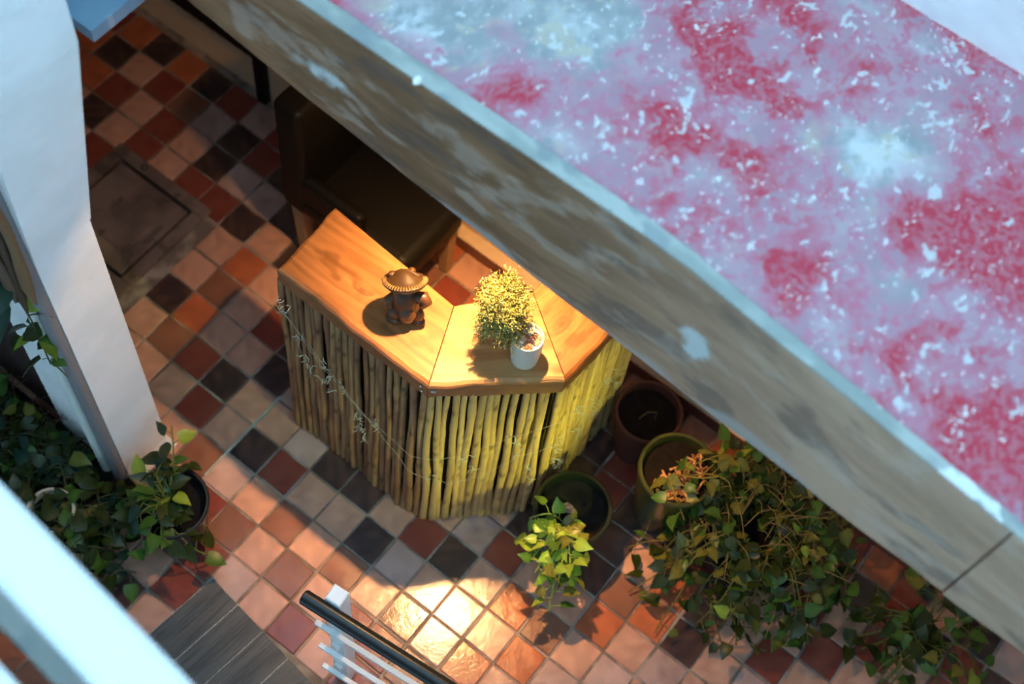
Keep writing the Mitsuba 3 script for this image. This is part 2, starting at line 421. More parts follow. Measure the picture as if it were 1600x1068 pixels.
def tile_mesh(seed):
    """One clay tile, 0.94 wide, with worn edges, an uneven face and slightly wavy sides."""
    r = np.random.default_rng(seed)
    n = 6
    g = np.r_[-0.47, np.linspace(-0.445, 0.445, n - 1), 0.47]
    X, Y = np.meshgrid(g, g, indexing='ij')
    edge = np.maximum(np.abs(X), np.abs(Y)) > 0.469
    Z = np.where(edge, -0.02, 0.0) + 0.0008 * (meshkit.fbm(np.c_[X.ravel() * 2 + seed, Y.ravel() * 2, X.ravel() * 0]).reshape(X.shape) - 0.5)
    w = 0.015 * (r.random(X.shape) - 0.5)
    V = np.c_[(X + w * edge).ravel(), (Y + w.T * edge).ravel(), Z.ravel()]
    inner = ~edge
    s = np.where(inner, 1.0, 1.0)
    F = []
    for i in range(n):
        for j in range(n):
            a, b, c, d = i * (n + 1) + j, (i + 1) * (n + 1) + j, (i + 1) * (n + 1) + j + 1, i * (n + 1) + j + 1
            F += [[a, b, c], [a, c, d]]
    # skirts
    ring = [i * (n + 1) for i in range(n + 1)] + [n * (n + 1) + j for j in range(1, n + 1)] + [i * (n + 1) + n for i in range(n - 1, -1, -1)] + [j for j in range(n - 1, 0, -1)]
    m = len(ring); base = len(V)
    V = np.vstack([V, np.c_[V[ring][:, :2], np.full(m, -0.12)]])
    for k in range(m):
        q = (k + 1) % m
        F += [[ring[k], base + k, base + q], [ring[k], base + q, ring[q]]]
    m = trimesh.graph.smooth_shade(trimesh.Trimesh(V, np.array(F), process=False), angle=0.35, facet_minarea=None)
    return np.array(m.vertices), np.array(m.faces)


tile_plys = {}
for c, col in CLASS.items():
    for s in range(4):
        V, F = tile_mesh(s + 10 * ord(c))
        q = np.random.default_rng(s + ord(c))
        tone = 1 + 0.16 * (q.random() - 0.5)
        f = meshkit.fbm(np.c_[V[:, 0] * 2.2 + s * 7 + ord(c), V[:, 1] * 2.2, np.zeros(len(V))])
        f2 = meshkit.fbm(np.c_[V[:, 0] * 5 + s * 3, V[:, 1] * 5 + ord(c), np.ones(len(V))])
        colv = col[None] * tone * (0.72 + 0.56 * f)[:, None]
        alt = CLASS['R'] * 1.05 if c in 'LPOB' else CLASS['B']
        colv = colv * (1 - 0.30 * np.clip((f2 - 0.5) * 4, 0, 1)[:, None]) + alt * 0.30 * np.clip((f2 - 0.5) * 4, 0, 1)[:, None]
        tile_plys[c, s] = mikit.ply((V * U, F), 'mat_tile_clay', smooth=True, color=np.clip(colv, 0.005, 0.95))

fl = [box(-24, -10.9, -13, 10.6, -0.6, -0.045, 0.0), box(-7.6, 26, -13, 10.6, -0.6, -0.045, 0.0), box(-10.9, -7.6, -13, 2.7, -0.6, -0.045, 0.0), box(-10.9, -7.6, 6.1, 10.6, -0.6, -0.045, 0.0),
      box(-10.95, -7.55, 2.65, 6.15, -1.2, -1.0, 0.0)]   # the last: bottom of the drain pit
obj('floor', join(fl), 'grout', smooth=False, kind='structure', label='floor of small square clay tiles laid in mixed red, pale and black', cat='floor')
trng = np.random.default_rng(3)


def place_tile(i, j, c):
    s = int(trng.integers(4))
    M = at(i + .5 + 0.025 * (trng.random() - .5), j + .5 + 0.025 * (trng.random() - .5), 0.0) @ rotz(int(trng.integers(4)) * math.pi / 2 + 0.025 * (trng.random() - .5))
    return c, s, M


def under(i, j):
    """Cells taken by the drain cover or by the planks."""
    if -11 <= i <= -8 and 2.2 < j + .5 < 6.0: return True
    if i >= 0 and j <= -3: return True
    return False


shown, field = [], []
for j in range(-9, 10):
    for i in range(-18, 20):
        if under(i, j): continue
        c = TILE_MAP.get(j, {}).get(i)
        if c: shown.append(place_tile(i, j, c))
        else:
            r = trng.random()
            if (i + j) % 2 == 0: c = 'L' if r < .6 else ('P' if r < .8 else 'O')
            else: c = 'R' if r < .45 else ('D' if r < .75 else 'B')
            field.append(place_tile(i, j, c))
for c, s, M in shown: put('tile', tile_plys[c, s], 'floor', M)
Vs, Fs, Cs, n0 = [], [], [], 0
for c, s, M in field:
    v, f, nn, uvv, colr = meshkit.WRITTEN[tile_plys[c, s]['filename']][:5]
    Vs.append(v / U @ M[:3, :3].T + M[:3, 3]); Fs.append(np.asarray(f) + n0); Cs.append(colr); n0 += len(v)
obj('tile_field', (np.vstack(Vs), np.vstack(Fs)), 'tile_clay', 'floor', smooth=True, color=np.vstack(Cs), kind='stuff')

obj('pale_joint', box(-2.035, -1.965, 0.15, 3.1, -0.05, 0.004, 0.01), 'kerb_cement', 'floor', smooth=False, label='wide pale mortar joint')

# grey wood-look planks let into the floor at the foot of the stairs
pa = math.radians(-6.7)
ex, ey = v3(math.cos(pa), math.sin(pa)), v3(-math.sin(pa), math.cos(pa))
o = v3(0.09, -1.78)
for k in range(6):
    a0, a1 = 0.955 * k + 0.012, 0.955 * (k + 1) - 0.012
    P = [o + ex * a0, o + ex * a1, o + ex * a1 - ey * 7.2, o + ex * a0 - ey * 7.2]
    m = prism(P, -0.03, 0.03, 0.008)
    m = trimesh.graph.smooth_shade(m, angle=0.3) if False else m
    vv = m.vertices[:, :2] - o
    V, F = m.vertices[m.faces.ravel()], np.arange(len(m.faces) * 3).reshape(-1, 3)
    vv = V[:, :2] - o
    obj('plank', (V, F), 'grey_plank', 'floor', smooth=False, uv=np.c_[vv @ ey + 11 * k, vv @ ex + 3 * k])
obj('plank_bed', prism([o - ex * .01 + ey * .01, o + ex * 5.75 + ey * .01, o + ex * 5.75 - ey * 7.2, o - ex * .01 - ey * 7.2], -0.06, 0.018, 0.004), 'kerb_cement', 'floor', smooth=False)

# drain cover
dc = thing('drain_cover', 'square worn concrete drain cover in the tiled floor behind the white pillar', 'drain cover')
fr = [box(-11.05, -7.42, 5.85, 6.22, -0.9, 0.035), box(-11.05, -7.42, 2.42, 2.95, -0.9, 0.035), box(-11.05, -10.66, 2.95, 5.85, -0.9, 0.035), box(-7.82, -7.42, 2.95, 5.85, -0.9, 0.035)]
obj('frame', join(fr), 'cover_concrete', dc, smooth=20)
obj('lid', box(-10.55, -7.93, 3.06, 5.74, -0.25, 0.03, 0.02), 'cover_concrete', dc, smooth=20, label='concrete lid with a raised inner panel')
obj('inner_panel', box(-10.0, -8.35, 3.6, 5.2, -0.02, 0.055, 0.02), 'cover_concrete', dc + '__lid', smooth=20)
obj('lifting_hole', lathe([(0.09, 0.0), (0.11, 0.04), (0.06, 0.045), (0.05, 0.0)], 14, (-9.9, 6.03, 0.0)), 'black_plastic', dc)

# ------------------------------------------------------------------ walls, roof, pillar
obj('wall_back', box(-24, 26, 10.25, 11.2, -0.2, 16.95, 0.0), 'cream_plaster', smooth=False, kind='structure', label='cream wall behind the counter, under the veranda roof', cat='wall')
obj('trim_1', box(-6.5, 26, 9.89, 10.26, -0.02, 0.56, 0.01), 'skirting_tile', smooth=False, kind='structure', label='red-brown skirting along the foot of the cream wall', cat='skirting')
obj('trim_2', box(-6.5, 26, 9.87, 10.26, 0.56, 0.63, 0.01), 'cream_plaster', smooth=False, kind='structure', label='pale ledge on top of the red-brown skirting', cat='ledge')
obj('wall_upper', box(-24, 26, 9.95, 11.2, 16.95, 60, 0.0), 'white_plaster', smooth=False, kind='structure', label='white wall rising above the red painted roof', cat='wall')

EDGE = [(-9.0, 3.15, 15.9), (-3.3, 3.25, 15.35), (-2.3, 3.28, 15.12), (-0.4, 3.31, 14.78), (2.3, 3.33, 14.46), (2.9, 3.34, 14.40), (4.9, 3.36, 14.10), (6.5, 3.37, 13.98), (7.4, 3.34, 13.95),
        (9.1, 3.17, 14.13), (9.8, 3.12, 14.22), (11.4, 2.98, 14.29), (12.55, 2.88, 14.48), (13.55, 2.78, 14.59), (14.8, 2.62, 14.9), (17.0, 2.4, 15.3), (24.0, 1.7, 16.2)]
ex_, ey_, ez_ = np.array(EDGE).T


def edge_y(x): return np.interp(x, ex_, ey_)
def edge_z(x): return np.interp(x, ex_, ez_)


def fascia_piece(x0, x1, dy=0.0):
    n = max(2, int((x1 - x0) / 0.22)); xs = np.linspace(x0, x1, n)
    prof = 9
    V = []
    for x in xs:
        y, z0, z1 = edge_y(x) + dy, edge_z(x), 17.42
        jag = 0.06 * (meshkit.fbm(np.array([[x * 2.1, 3, 0]]))[0] - .5)
        ring = [(y + 0.24, z0 + 0.10), (y + 0.10, z0 + 0.0 + jag), (y + 0.015, z0 + 0.10 + jag)]
        for t in (0.2, 0.4, 0.6, 0.8): ring.append((y + 0.05 * (meshkit.fbm(np.array([[x * 1.2, t * 3, 5]]))[0] - .5), z0 + (z1 - z0) * t))
        ring += [(y + 0.01, z1 - 0.06), (y + 0.06, z1), (y + 0.24, z1)]
        V += [(x, a, b) for a, b in ring]
    k = len(ring); V = np.array(V); F = []
    for i in range(n - 1):
        for j in range(k):
            q = (j + 1) % k
            F += [[i * k + j, (i + 1) * k + j, (i + 1) * k + q], [i * k + j, (i + 1) * k + q, i * k + q]]
    for base, sgn in ((0, 1), ((n - 1) * k, -1)):
        for j in range(1, k - 1): F.append([base, base + j, base + j + 1] if sgn > 0 else [base, base + j + 1, base + j])
    m = trimesh.Trimesh(V, np.array(F), process=False); trimesh.repair.fix_normals(m)
    return m


rf = thing('roof', 'flat veranda roof with peeling red paint over grey cement and a weathered edge beam', 'roof', kind='structure')
sx = np.linspace(-9, 24, 120)
V = []
for x in sx: V += [(x, edge_y(x) + .12, 16.9), (x, 9.95, 16.9), (x, 9.95, 17.44), (x, edge_y(x) + .12, 17.43)]
F = []
for i in range(len(sx) - 1):
    for j in range(4):
        q = (j + 1) % 4
        F += [[i * 4 + j, i * 4 + q, (i + 1) * 4 + q], [i * 4 + j, (i + 1) * 4 + q, (i + 1) * 4 + j]]
m = trimesh.Trimesh(np.array(V), np.array(F), process=False); trimesh.repair.fix_normals(m)
obj('slab', m, 'roof_paint', rf, smooth=False, label='red painted top, worn to grey')
obj('edge_beam', fascia_piece(-9.0, 13.22), 'fascia_wood', rf, smooth=40, label='long weathered grey-brown edge beam')
obj('edge_beam', fascia_piece(13.26, 24.0, -0.03), 'fascia_wood', rf, smooth=40, label='next length of the edge beam, past the joint')
kx = np.linspace(-9, 24, 150)
kw = 0.31 - 0.012 * np.clip(kx - 4, 0, 12)
V = []
for x, w in zip(kx, kw):
    j = 0.05 * (meshkit.fbm(np.array([[x * 1.7, 9, 0]]))[0] - .5)
    y = edge_y(x) + 0.02
    V += [(x, y + 0.02, 17.38), (x, y, 17.47), (x, y + 0.05, 17.5), (x, y + w + j - 0.03, 17.5), (x, y + w + j, 17.46), (x, y + w + j + .02, 17.36)]
F = []
for i in range(len(kx) - 1):
    for j in range(6):
        q = (j + 1) % 6
        F += [[i * 6 + j, (i + 1) * 6 + j, (i + 1) * 6 + q], [i * 6 + j, (i + 1) * 6 + q, i * 6 + q]]
m = trimesh.Trimesh(np.array(V), np.array(F), process=False); trimesh.repair.fix_normals(m)
obj('edge_kerb', m, 'kerb_cement', rf, smooth=40, label='pale grey-blue cement strip along the edge')
tag(obj('plaster_chip', blob((2.22, 3.31, 17.54), (0.06, 0.09, 0.06), 2, 0.5, 2, 3), 'white_enamel', smooth=30), 'small white chip lying on the edge of the red roof', 'chip')

cn = obj('canopy', hull([(-24, 1.66, 15.2), (-3.63, 1.62, 15.2), (-3.6, 9.95, 15.2), (-24, 9.95, 15.2), (-24, 1.62, 15.5), (-3.63, 1.62, 15.5), (-3.6, 9.95, 15.5), (-24, 9.95, 15.5)]), 'canopy_sheet', smooth=False)
tag(cn, 'corner of a blue-grey speckled canopy behind the white pillar', 'canopy', kind='structure')

pl = thing('pillar', 'white plastered pillar widening to a capital, tiled floor behind it', 'pillar', kind='structure')
sh = hull([(-5.8, -1.17, -0.1), (-3.36, -1.17, -0.1), (-3.33, 0.19, -0.1), (-5.8, 0.19, -0.1), (-5.8, -1.17, 11.3), (-3.36, -1.17, 11.3), (-3.36, 0.24, 11.3), (-5.8, 0.24, 11.3)])
obj('shaft', sh, 'white_plaster', pl, smooth=False)
obj('foot', hull([(-5.7, -1.17, 0), (-3.2, -1.1, 0), (-3.16, 0.34, 0), (-5.7, 0.34, 0), (-5.7, -1.17, 0.5), (-3.34, -1.12, 0.45), (-3.34, 0.2, 0.5), (-5.7, 0.2, 0.5)]), 'white_plaster', pl, smooth=False)
cap = hull([(-5.8, -1.17, 11.3), (-3.36, -1.17, 11.3), (-3.36, 0.27, 11.3), (-5.8, 0.27, 11.3), (-5.8, -1.17, 16.45), (-2.95, -1.17, 16.45), (-2.95, 0.90, 16.45), (-5.8, 0.90, 16.45)])
obj('capital', cap, 'white_plaster', pl, smooth=False)
obj('upper_block', hull([(-5.8, -1.17, 16.45), (-2.95, -1.17, 16.45), (-2.95, 0.90, 16.45), (-5.8, 0.90, 16.45), (-5.8, -1.17, 30), (-2.95, -1.17, 30), (-2.95, 0.98, 30), (-5.8, 0.98, 30)]), 'white_plaster', pl, smooth=False)

obj('added_storey', box(-24, -5.8, -1.17, 1.62, 16.2, 45, 0.0), 'white_plaster', pl, smooth=False, label='unseen block above the pillar, added to keep sky light off the floor')  # added to keep high sky light off the floor beyond
obj('shade_slab', box(-24, -4.1, -13, -1.2, 22, 23, 0.0), 'white_plaster', smooth=False, kind='structure', label='unseen slab added to shade the pothos bed and the side of the pillar', cat='shade_slab')  # added out of view to shade the pillar side and the bed
obj('added_wall_right', box(26, 27.5, -24, 10.6, -0.5, 40, 0.0), 'white_plaster', smooth=False, kind='structure', label='unseen wall on the right, added to block low sky and bounce light', cat='wall')  # added to block low sky and bounce light onto the pillar
obj('added_wall_left', box(-25, -23.8, -19, 11, -0.5, 44.0, 0.0), 'building_plaster', smooth=False, kind='structure', label='unseen wall on the left, added to block sky light', cat='wall')  # added to block sky light from this side
obj('added_wall_yard', box(-24, -5.75, -1.0, -0.6, -0.2, 16.4, 0.0), 'brown_paint', smooth=False, kind='structure', label='dark brown wall left of the pillar, added to keep sky light off the floor behind', cat='wall')  # added to close off sky light under the canopy
# unseen house wall behind the camera, sized to hold back sky light
obj('wall_front', box(-24, 27.5, -20, -18, -0.5, 38, 0.0), 'white_plaster', smooth=False, kind='structure', label='unseen wall of the house opposite the veranda, sized to hold back sky light', cat='wall')

# ------------------------------------------------------------------ the counter
ct = thing('counter', 'reception counter of upright sticks with a thick orange wood top', 'counter')
ZT = 8.2
A_, F1, F2, R_ = (-1.22, 2.92), (3.12, 2.84), (5.29, 4.83), (5.48, 8.6)
B_, C_, D_, E_ = (-1.30, 4.95), (2.32, 4.72), (3.42, 6.10), (3.48, 8.6)


def inset_poly(P, d):
    """Convex polygon (counter-clockwise) with each side moved in by d[k]."""
    P = np.asarray(P, float); n = len(P); L = []
    for k in range(n):
        a, b = P[k], P[(k + 1) % n]
        t = (b - a) / np.linalg.norm(b - a); nn = v3(-t[1], t[0])
        L.append((nn, nn @ a + d[k]))
    out = []
    for k in range(n):
        (n0, c0), (n1, c1) = L[k - 1], L[k]
        out.append(np.linalg.solve(np.array([n0, n1]), [c0, c1]))
    return np.array(out)


def board(P, outer, b, ulen, label):
    """outer[k]: 1 where side k is a live edge, 2 where it is a mitre, 0 a sawn inner edge."""
    lay = []
    for z, live, mit, saw in ((ZT, .10, .010, .04), (ZT - .05, .03, .004, .01), (ZT - .12, .0, .004, .0), (ZT - .62, .02, .004, .0), (ZT - .78, .08, .004, .02), (ZT - .86, .20, .02, .05)):
        q = inset_poly(P, [live if o_ == 1 else (mit if o_ == 2 else saw) for o_ in outer])
        lay.append(np.c_[q, np.full(len(q), z)])
    m = hull(np.vstack(lay))
    v, f = trimesh.remesh.subdivide_to_size(m.vertices, m.faces, 0.2)
    m = trimesh.Trimesh(v, f)
    v = m.vertices.copy(); cen = np.asarray(P).mean(0)
    for k in range(len(P)):
        if outer[k] != 1: continue
        a, c = np.asarray(P[k], float), np.asarray(P[(k + 1) % len(P)], float)
        t = (c - a) / np.linalg.norm(c - a); nn = v3(-t[1], t[0])
        d = (v[:, :2] - a) @ nn; s = (v[:, :2] - a) @ t; l_ = np.linalg.norm(c - a)
        w = np.clip(1 - d / 0.35, 0, 1) * np.clip(np.minimum(s, l_ - s) / 0.35, 0, 1)
        amp = 0.16 * (meshkit.fbm(np.c_[s * 0.9 + 5 * b, v[:, 2] * 1.6, np.full(len(v), k)]) - 0.5) + 0.05 * (meshkit.fbm(np.c_[s * 4, v[:, 2] * 4, np.full(len(v), k + 9)]) - .5)
        v[:, :2] += nn * (amp * w)[:, None]
    m = trimesh.Trimesh(v, m.faces, process=False)
    m = trimesh.graph.smooth_shade(m, angle=0.6, facet_minarea=None)
    a, c = np.asarray(P[0], float), np.asarray(P[1], float)
    t = (c - a) / np.linalg.norm(c - a); nn = v3(-t[1], t[0])
    q = m.vertices[:, :2] - a
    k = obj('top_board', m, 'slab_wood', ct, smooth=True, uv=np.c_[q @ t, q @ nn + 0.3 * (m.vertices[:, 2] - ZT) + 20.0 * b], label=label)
    return k


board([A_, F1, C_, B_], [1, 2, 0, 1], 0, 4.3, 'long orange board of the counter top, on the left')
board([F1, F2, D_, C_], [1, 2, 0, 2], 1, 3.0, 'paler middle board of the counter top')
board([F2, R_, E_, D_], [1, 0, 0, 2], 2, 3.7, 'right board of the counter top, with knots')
for (sx, sy) in ((3.02, 2.86), (3.17, 2.93), (3.05, 2.87), (3.27, 2.99)):
    pass
for sx, sy, sz in ((2.93, 2.83, 7.95), (2.96, 2.83, 7.75), (3.20, 2.89, 7.95), (3.24, 2.93, 7.93)):
    obj('screw', blob((sx, sy, sz), (0.03, 0.03, 0.03), 1), 'screw_steel', ct, smooth=True)

# panels behind the sticks; their dark colour stands in for shade in the gaps
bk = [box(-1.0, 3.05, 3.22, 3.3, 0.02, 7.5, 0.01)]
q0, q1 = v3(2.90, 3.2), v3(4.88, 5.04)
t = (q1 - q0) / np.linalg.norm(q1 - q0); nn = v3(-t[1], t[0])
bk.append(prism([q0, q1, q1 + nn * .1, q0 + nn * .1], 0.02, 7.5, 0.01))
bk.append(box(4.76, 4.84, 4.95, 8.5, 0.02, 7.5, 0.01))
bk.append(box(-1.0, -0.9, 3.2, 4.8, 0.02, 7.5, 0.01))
obj('gap_shade_panel', join(bk), 'gap_shade', ct, smooth=False)

srng = np.random.default_rng(21)


def stick(p0, p1, r0, seed, hue, out):
    """A peeled branch from foot p0 to head p1, crooked, with knots; out: the way it may bow."""
    q = np.random.default_rng(seed)
    n = 36
    s = np.r_[0, 0.012, np.linspace(0.05, 1, n - 2)]
    path = p0[None] * (1 - s)[:, None] + p1[None] * s[:, None]
    side = np.cross([0, 0, 1.0], out)
    ph = q.random(4) * 9
    bow = 0.035 * np.sin(s * (2.2 + 2.5 * q.random()) + ph[0]) + 0.016 * np.sin(s * 11 + ph[1])
    dep = 0.025 * np.sin(s * 5 + ph[2])
    path += side[None] * (bow - bow[0] * (1 - s))[:, None] + np.asarray(out)[None] * dep[:, None]
    rad = r0 * (1.12 - 0.22 * s) * (1 + 0.05 * np.sin(s * 13 + ph[3]))
    for _ in range(q.integers(1, 4)):
        k = q.random(); rad *= 1 + 0.22 * np.exp(-((s - k) / 0.035) ** 2)
    rad[0] *= 0.6
    m = tube(path, rad, 8)
    v = m.vertices
    pale, brown = srgb(178, 148, 98), srgb(112, 76, 54)
    f = meshkit.fbm(np.c_[v[:, 0] * 3 + seed, v[:, 1] * 3, v[:, 2] * 0.6])
    g = meshkit.fbm(np.c_[v[:, 0] * 7 + seed, v[:, 1] * 7, v[:, 2] * 4.0 + 9])
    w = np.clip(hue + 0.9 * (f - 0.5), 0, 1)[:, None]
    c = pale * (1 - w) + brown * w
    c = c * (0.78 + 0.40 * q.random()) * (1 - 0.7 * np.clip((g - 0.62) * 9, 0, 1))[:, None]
    return m, c


def stick_row(a, b, out, n, hue, za=0.0, zt=7.62, lean=0.12, r=(0.074, 0.098)):
    a, b, out = np.asarray(a, float), np.asarray(b, float), np.asarray(out, float)
    ts = (np.arange(n) + 0.5) / n
    for k, t in enumerate(ts):
        t = t + 0.25 / n * (srng.random() - .5)
        c = a * (1 - t) + b * t
        foot = np.r_[c, za] + np.r_[out[:2], 0] * (lean + 0.08 * srng.random())
        head = np.r_[c + np.r_[-out[1], out[0]] * 0.10 * (srng.random() - .5), zt] + np.r_[out[:2], 0] * 0.03 * srng.random()
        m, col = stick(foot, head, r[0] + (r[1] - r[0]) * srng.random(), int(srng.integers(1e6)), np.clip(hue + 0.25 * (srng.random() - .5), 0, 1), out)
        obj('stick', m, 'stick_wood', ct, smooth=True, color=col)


stick_row((-1.32, 3.02), (3.06, 2.97), (0, -1, 0), 23, 0.8)  # left row browner: its lack of spot light is put into the colour
stick_row((3.03, 2.93), (5.06, 4.86), (.68, -.73, 0), 15, 0.15)
stick_row((5.06, 4.95), (5.12, 8.5), (1, 0, 0), 19, 0.2, lean=0.10)
stick_row((-1.16, 4.8), (-1.16, 3.1), (-1, 0, 0), 10, 0.6, lean=0.15)

# pale wire garland with short curled sprigs wound around the sticks
wire_k = thing('wire_garland', 'thin pale wire garland with short curled sprigs, wound around the stick counter', 'garland')


def face_pt(s, z, off=0.22):
    """A point on the stick front: s runs 0..1 along left face, 1..2 over the middle face, 2..3 along the right face."""
    if s < 1: return v3(-1.25 + 4.2 * s, 2.93 - off, z)
    if s < 2: return v3(3.05 + 2.0 * (s - 1) + off * .68, 2.98 + 1.88 * (s - 1) - off * .73, z)
    return v3(5.12 + off, 4.95 + 3.3 * (s - 2), z)


runs = [[(0.02, 7.0), (0.25, 6.2), (0.55, 4.9), (0.8, 4.0), (0.98, 3.2), (1.2, 2.7), (1.5, 3.0), (1.8, 4.2), (2.1, 4.6), (2.5, 3.6), (2.9, 3.0)],
        [(0.05, 7.3), (0.3, 5.6), (0.62, 4.6), (0.95, 4.2), (1.3, 4.4), (1.7, 5.4), (2.0, 5.9), (2.3, 5.2), (2.7, 4.6)],
        [(2.02, 3.6), (2.1, 2.6), (2.2, 1.7), (2.35, 2.6), (2.5, 4.4), (2.6, 5.6)],
        [(0.16, 5.9), (0.2, 5.2), (0.24, 4.5), (0.2, 4.0)], [(0.62, 4.6), (0.6, 4.0), (0.63, 3.4), (0.66, 2.9)]]
wm = []
for rn in runs:
    rn = np.array(rn); tt = np.linspace(0, len(rn) - 1, len(rn) * 5)
    ss, zz = np.interp(tt, range(len(rn)), rn[:, 0]), np.interp(tt, range(len(rn)), rn[:, 1])
    P = np.array([face_pt(a, b, 0.25 + 0.05 * srng.random()) for a, b in zip(ss, zz)])
    wm.append(tube(P, 0.0045, 4))
obj('strand', join(wm), 'wire', wire_k, smooth=True)
clusters = [(0.18, 5.9), (0.2, 5.3), (0.22, 4.7), (0.05, 6.9), (0.08, 7.2), (0.36, 5.6), (0.38, 5.1), (0.35, 4.6), (0.47, 5.0), (0.6, 4.2), (0.61, 3.7), (0.62, 3.2), (0.72, 4.6), (1.05, 3.1), (1.35, 4.3), (1.4, 3.6),
            (1.75, 5.2), (1.8, 4.5), (1.92, 3.4), (1.95, 2.6), (2.03, 4.6), (2.05, 3.6), (2.1, 2.8), (2.16, 2.0), (2.2, 1.5), (2.2, 5.4), (2.3, 4.6), (2.32, 3.6), (2.4, 2.8), (2.5, 4.2), (2.55, 3.4), (2.6, 5.0), (2.7, 4.2), (2.85, 3.4)]
for (cs, cz) in clusters:
    for _ in range(5):
        b0 = face_pt(cs + 0.02 * srng.normal(), cz + 0.18 * srng.normal(), 0.24)
        d = srng.normal(size=3) + v3(*( (0, -1, 0) if cs < 1 else ((.7, -.7, 0) if cs < 2 else (1, 0, 0)))) * 0.9
        d /= np.linalg.norm(d); l_ = 0.10 + 0.12 * srng.random()
        e = srng.normal(size=3) * 0.05
        obj('sprig', tube([b0, b0 + d * l_ * .5 + e, b0 + d * l_], [0.010, 0.011, 0.007], 4), 'wire', wire_k, smooth=True)

# ------------------------------------------------------------------ frog statuette
fx, fy, fz = 1.66, 3.80, ZT
fg = thing('frog_statuette', 'dark brown carved frog statuette under a broad notched hat, on the counter top', 'statuette')
BR, LT = srgb(72, 46, 26), srgb(64, 46, 26)
hat_d = v3(-0.25, -0.62, 0.0)


def colored(m, c, var=0.25, seed=0):
    f = meshkit.fbm(m.vertices * 4 + seed)
    return np.clip(np.asarray(c)[None] * (1 - var + 2 * var * f)[:, None], 0.003, 0.95)


def put_col(name, m, c, material, parent, var=0.25, seed=0, smooth=True, **kw):
    return obj(name, m, material, parent, smooth=smooth, color=colored(m, c, var, seed), **kw)


body = blob((fx + .03, fy + .03, fz + .66), (0.31, 0.29, 0.68), 3, 0.08, 2, 1)
put_col('body', body, BR * 0.75, 'bronze', fg)
put_col('belly', blob((fx + .17, fy - .10, fz + .50), (0.2, 0.2, 0.36), 3, 0.1, 3, 2), BR, 'bronze', fg)
for sgn, (dx, dy) in ((1, (0.30, 0.08)), (-1, (-0.12, -0.22))):
    put_col('foot', blob((fx + dx, fy + dy, fz + .09), (0.19, 0.14, 0.10), 2, 0.1, 2, 5), BR, 'bronze', fg)
    put_col('knee', blob((fx + dx * 1.0, fy + dy * 1.0 + .02, fz + .30), (0.15, 0.14, 0.24), 2, 0.1, 2, 6), BR * .9, 'bronze', fg)
put_col('arm', tube([(fx + .2, fy + .08, fz + 1.0), (fx + .42, fy + .16, fz + 1.12), (fx + .46, fy + .18, fz + .95), (fx + .40, fy + .1, fz + .8)], [.12, .13, .12, .08], 10), BR * 1.05, 'bronze', fg)
put_col('arm', tube([(fx - .18, fy - .05, fz + .85), (fx - .28, fy - .18, fz + .7), (fx - .16, fy - .24, fz + .55)], [.11, .11, .08], 10), BR, 'bronze', fg)
hc = v3(fx - .02, fy + .04, fz + 1.42)
n_ = 48
ang = np.arange(n_) * 2 * np.pi / n_
prof = [(0.0, -0.16), (0.30, -0.15), (0.50, -0.07), (0.585, 0.02), (0.56, 0.075), (0.46, 0.10), (0.36, 0.16), (0.22, 0.275), (0.1, 0.325), (0.0, 0.335)]
hat = lathe(prof, n_)
hv = hat.vertices
hv[:, 0] *= 1.02; hv[:, 1] *= 0.88; hv *= 0.86
rr = np.hypot(hv[:, 0], hv[:, 1])
hv[:, 2] += 0.025 * np.sin(2 * np.arctan2(hv[:, 1], hv[:, 0]) + 0.8) * (rr / 0.6) ** 2
Rt = trimesh.transformations.rotation_matrix(0.60, [-0.66, -0.75, 0])[:3, :3]
hat.vertices = hv @ Rt.T + hc
put_col('hat', hat, LT * 0.62, 'bronze', fg)
for k in range(26):
    a = -2.6 + k * 0.135
    def rimpt(r_, z_):
        p_ = v3(r_ * math.cos(a) * 1.02, r_ * math.sin(a) * .88, z_)
        p_[2] += 0.025 * math.sin(2 * math.atan2(p_[1], p_[0]) + 0.8) * (math.hypot(p_[0], p_[1]) / .6) ** 2
        return Rt @ (p_ * 0.86) + hc
    put_col('notch', tube([rimpt(0.46, .10), rimpt(0.53, .095), rimpt(0.585, .05)], [0.014, 0.02, 0.013], 5), srgb(112, 86, 50), 'bronze', fg)
for (ex0, ey0) in ((-0.25, -0.10), (0.0, 0.24)):
    p_ = Rt @ v3(ex0, ey0, 0.17) + hc
    put_col('eye', blob(p_, (0.085, 0.085, 0.075), 2), BR * .8, 'bronze', fg)
    put_col('pupil', blob(p_ + v3(-.01, -.045, .045), (.035, .035, .03), 2), srgb(60, 40, 26), 'bronze', fg + '__eye')
rid = [Rt @ (v3(*q) * .86) + hc for q in ((-0.30, -0.02, .20), (-0.1, 0.02, .285), (.12, .12, .27), (.33, .18, .19))]
put_col('ridge', tube(rid, [.03, .05, .05, .02], 8), LT * .8, 'bronze', fg)

# ------------------------------------------------------------------ small white pot with its bush
px, py = 4.28, 4.68
wp = thing('white_pot', 'small white ceramic pot topped with pebbles, on the middle of the counter top', 'pot')
obj('vessel', lathe([(0.0, 0.0), (0.27, 0.0), (0.30, 0.03), (0.335, 0.45), (0.345, 0.95), (0.34, 1.0), (0.31, 1.0), (0.30, 0.9), (0.0, 0.88)], 40, (px, py, ZT)), 'white_ceramic', wp, smooth=40)
for k in range(24):
    a, r_ = srng.random() * 6.28, 0.26 * math.sqrt(srng.random())
    m = blob((px + r_ * math.cos(a), py + r_ * math.sin(a), ZT + 0.93 + .05 * srng.random()), np.array([.075, .055, .04]) * (0.8 + .6 * srng.random()), 2, 0.15, 1.5, k)
    put_col('pebble', m, [srgb(196, 158, 128), srgb(150, 104, 84), srgb(214, 196, 170)][k % 3], 'pebble', wp)
bs = thing('potted_bush', 'small yellow-green fine-leaved bush leaning out of the white pot', 'bush')
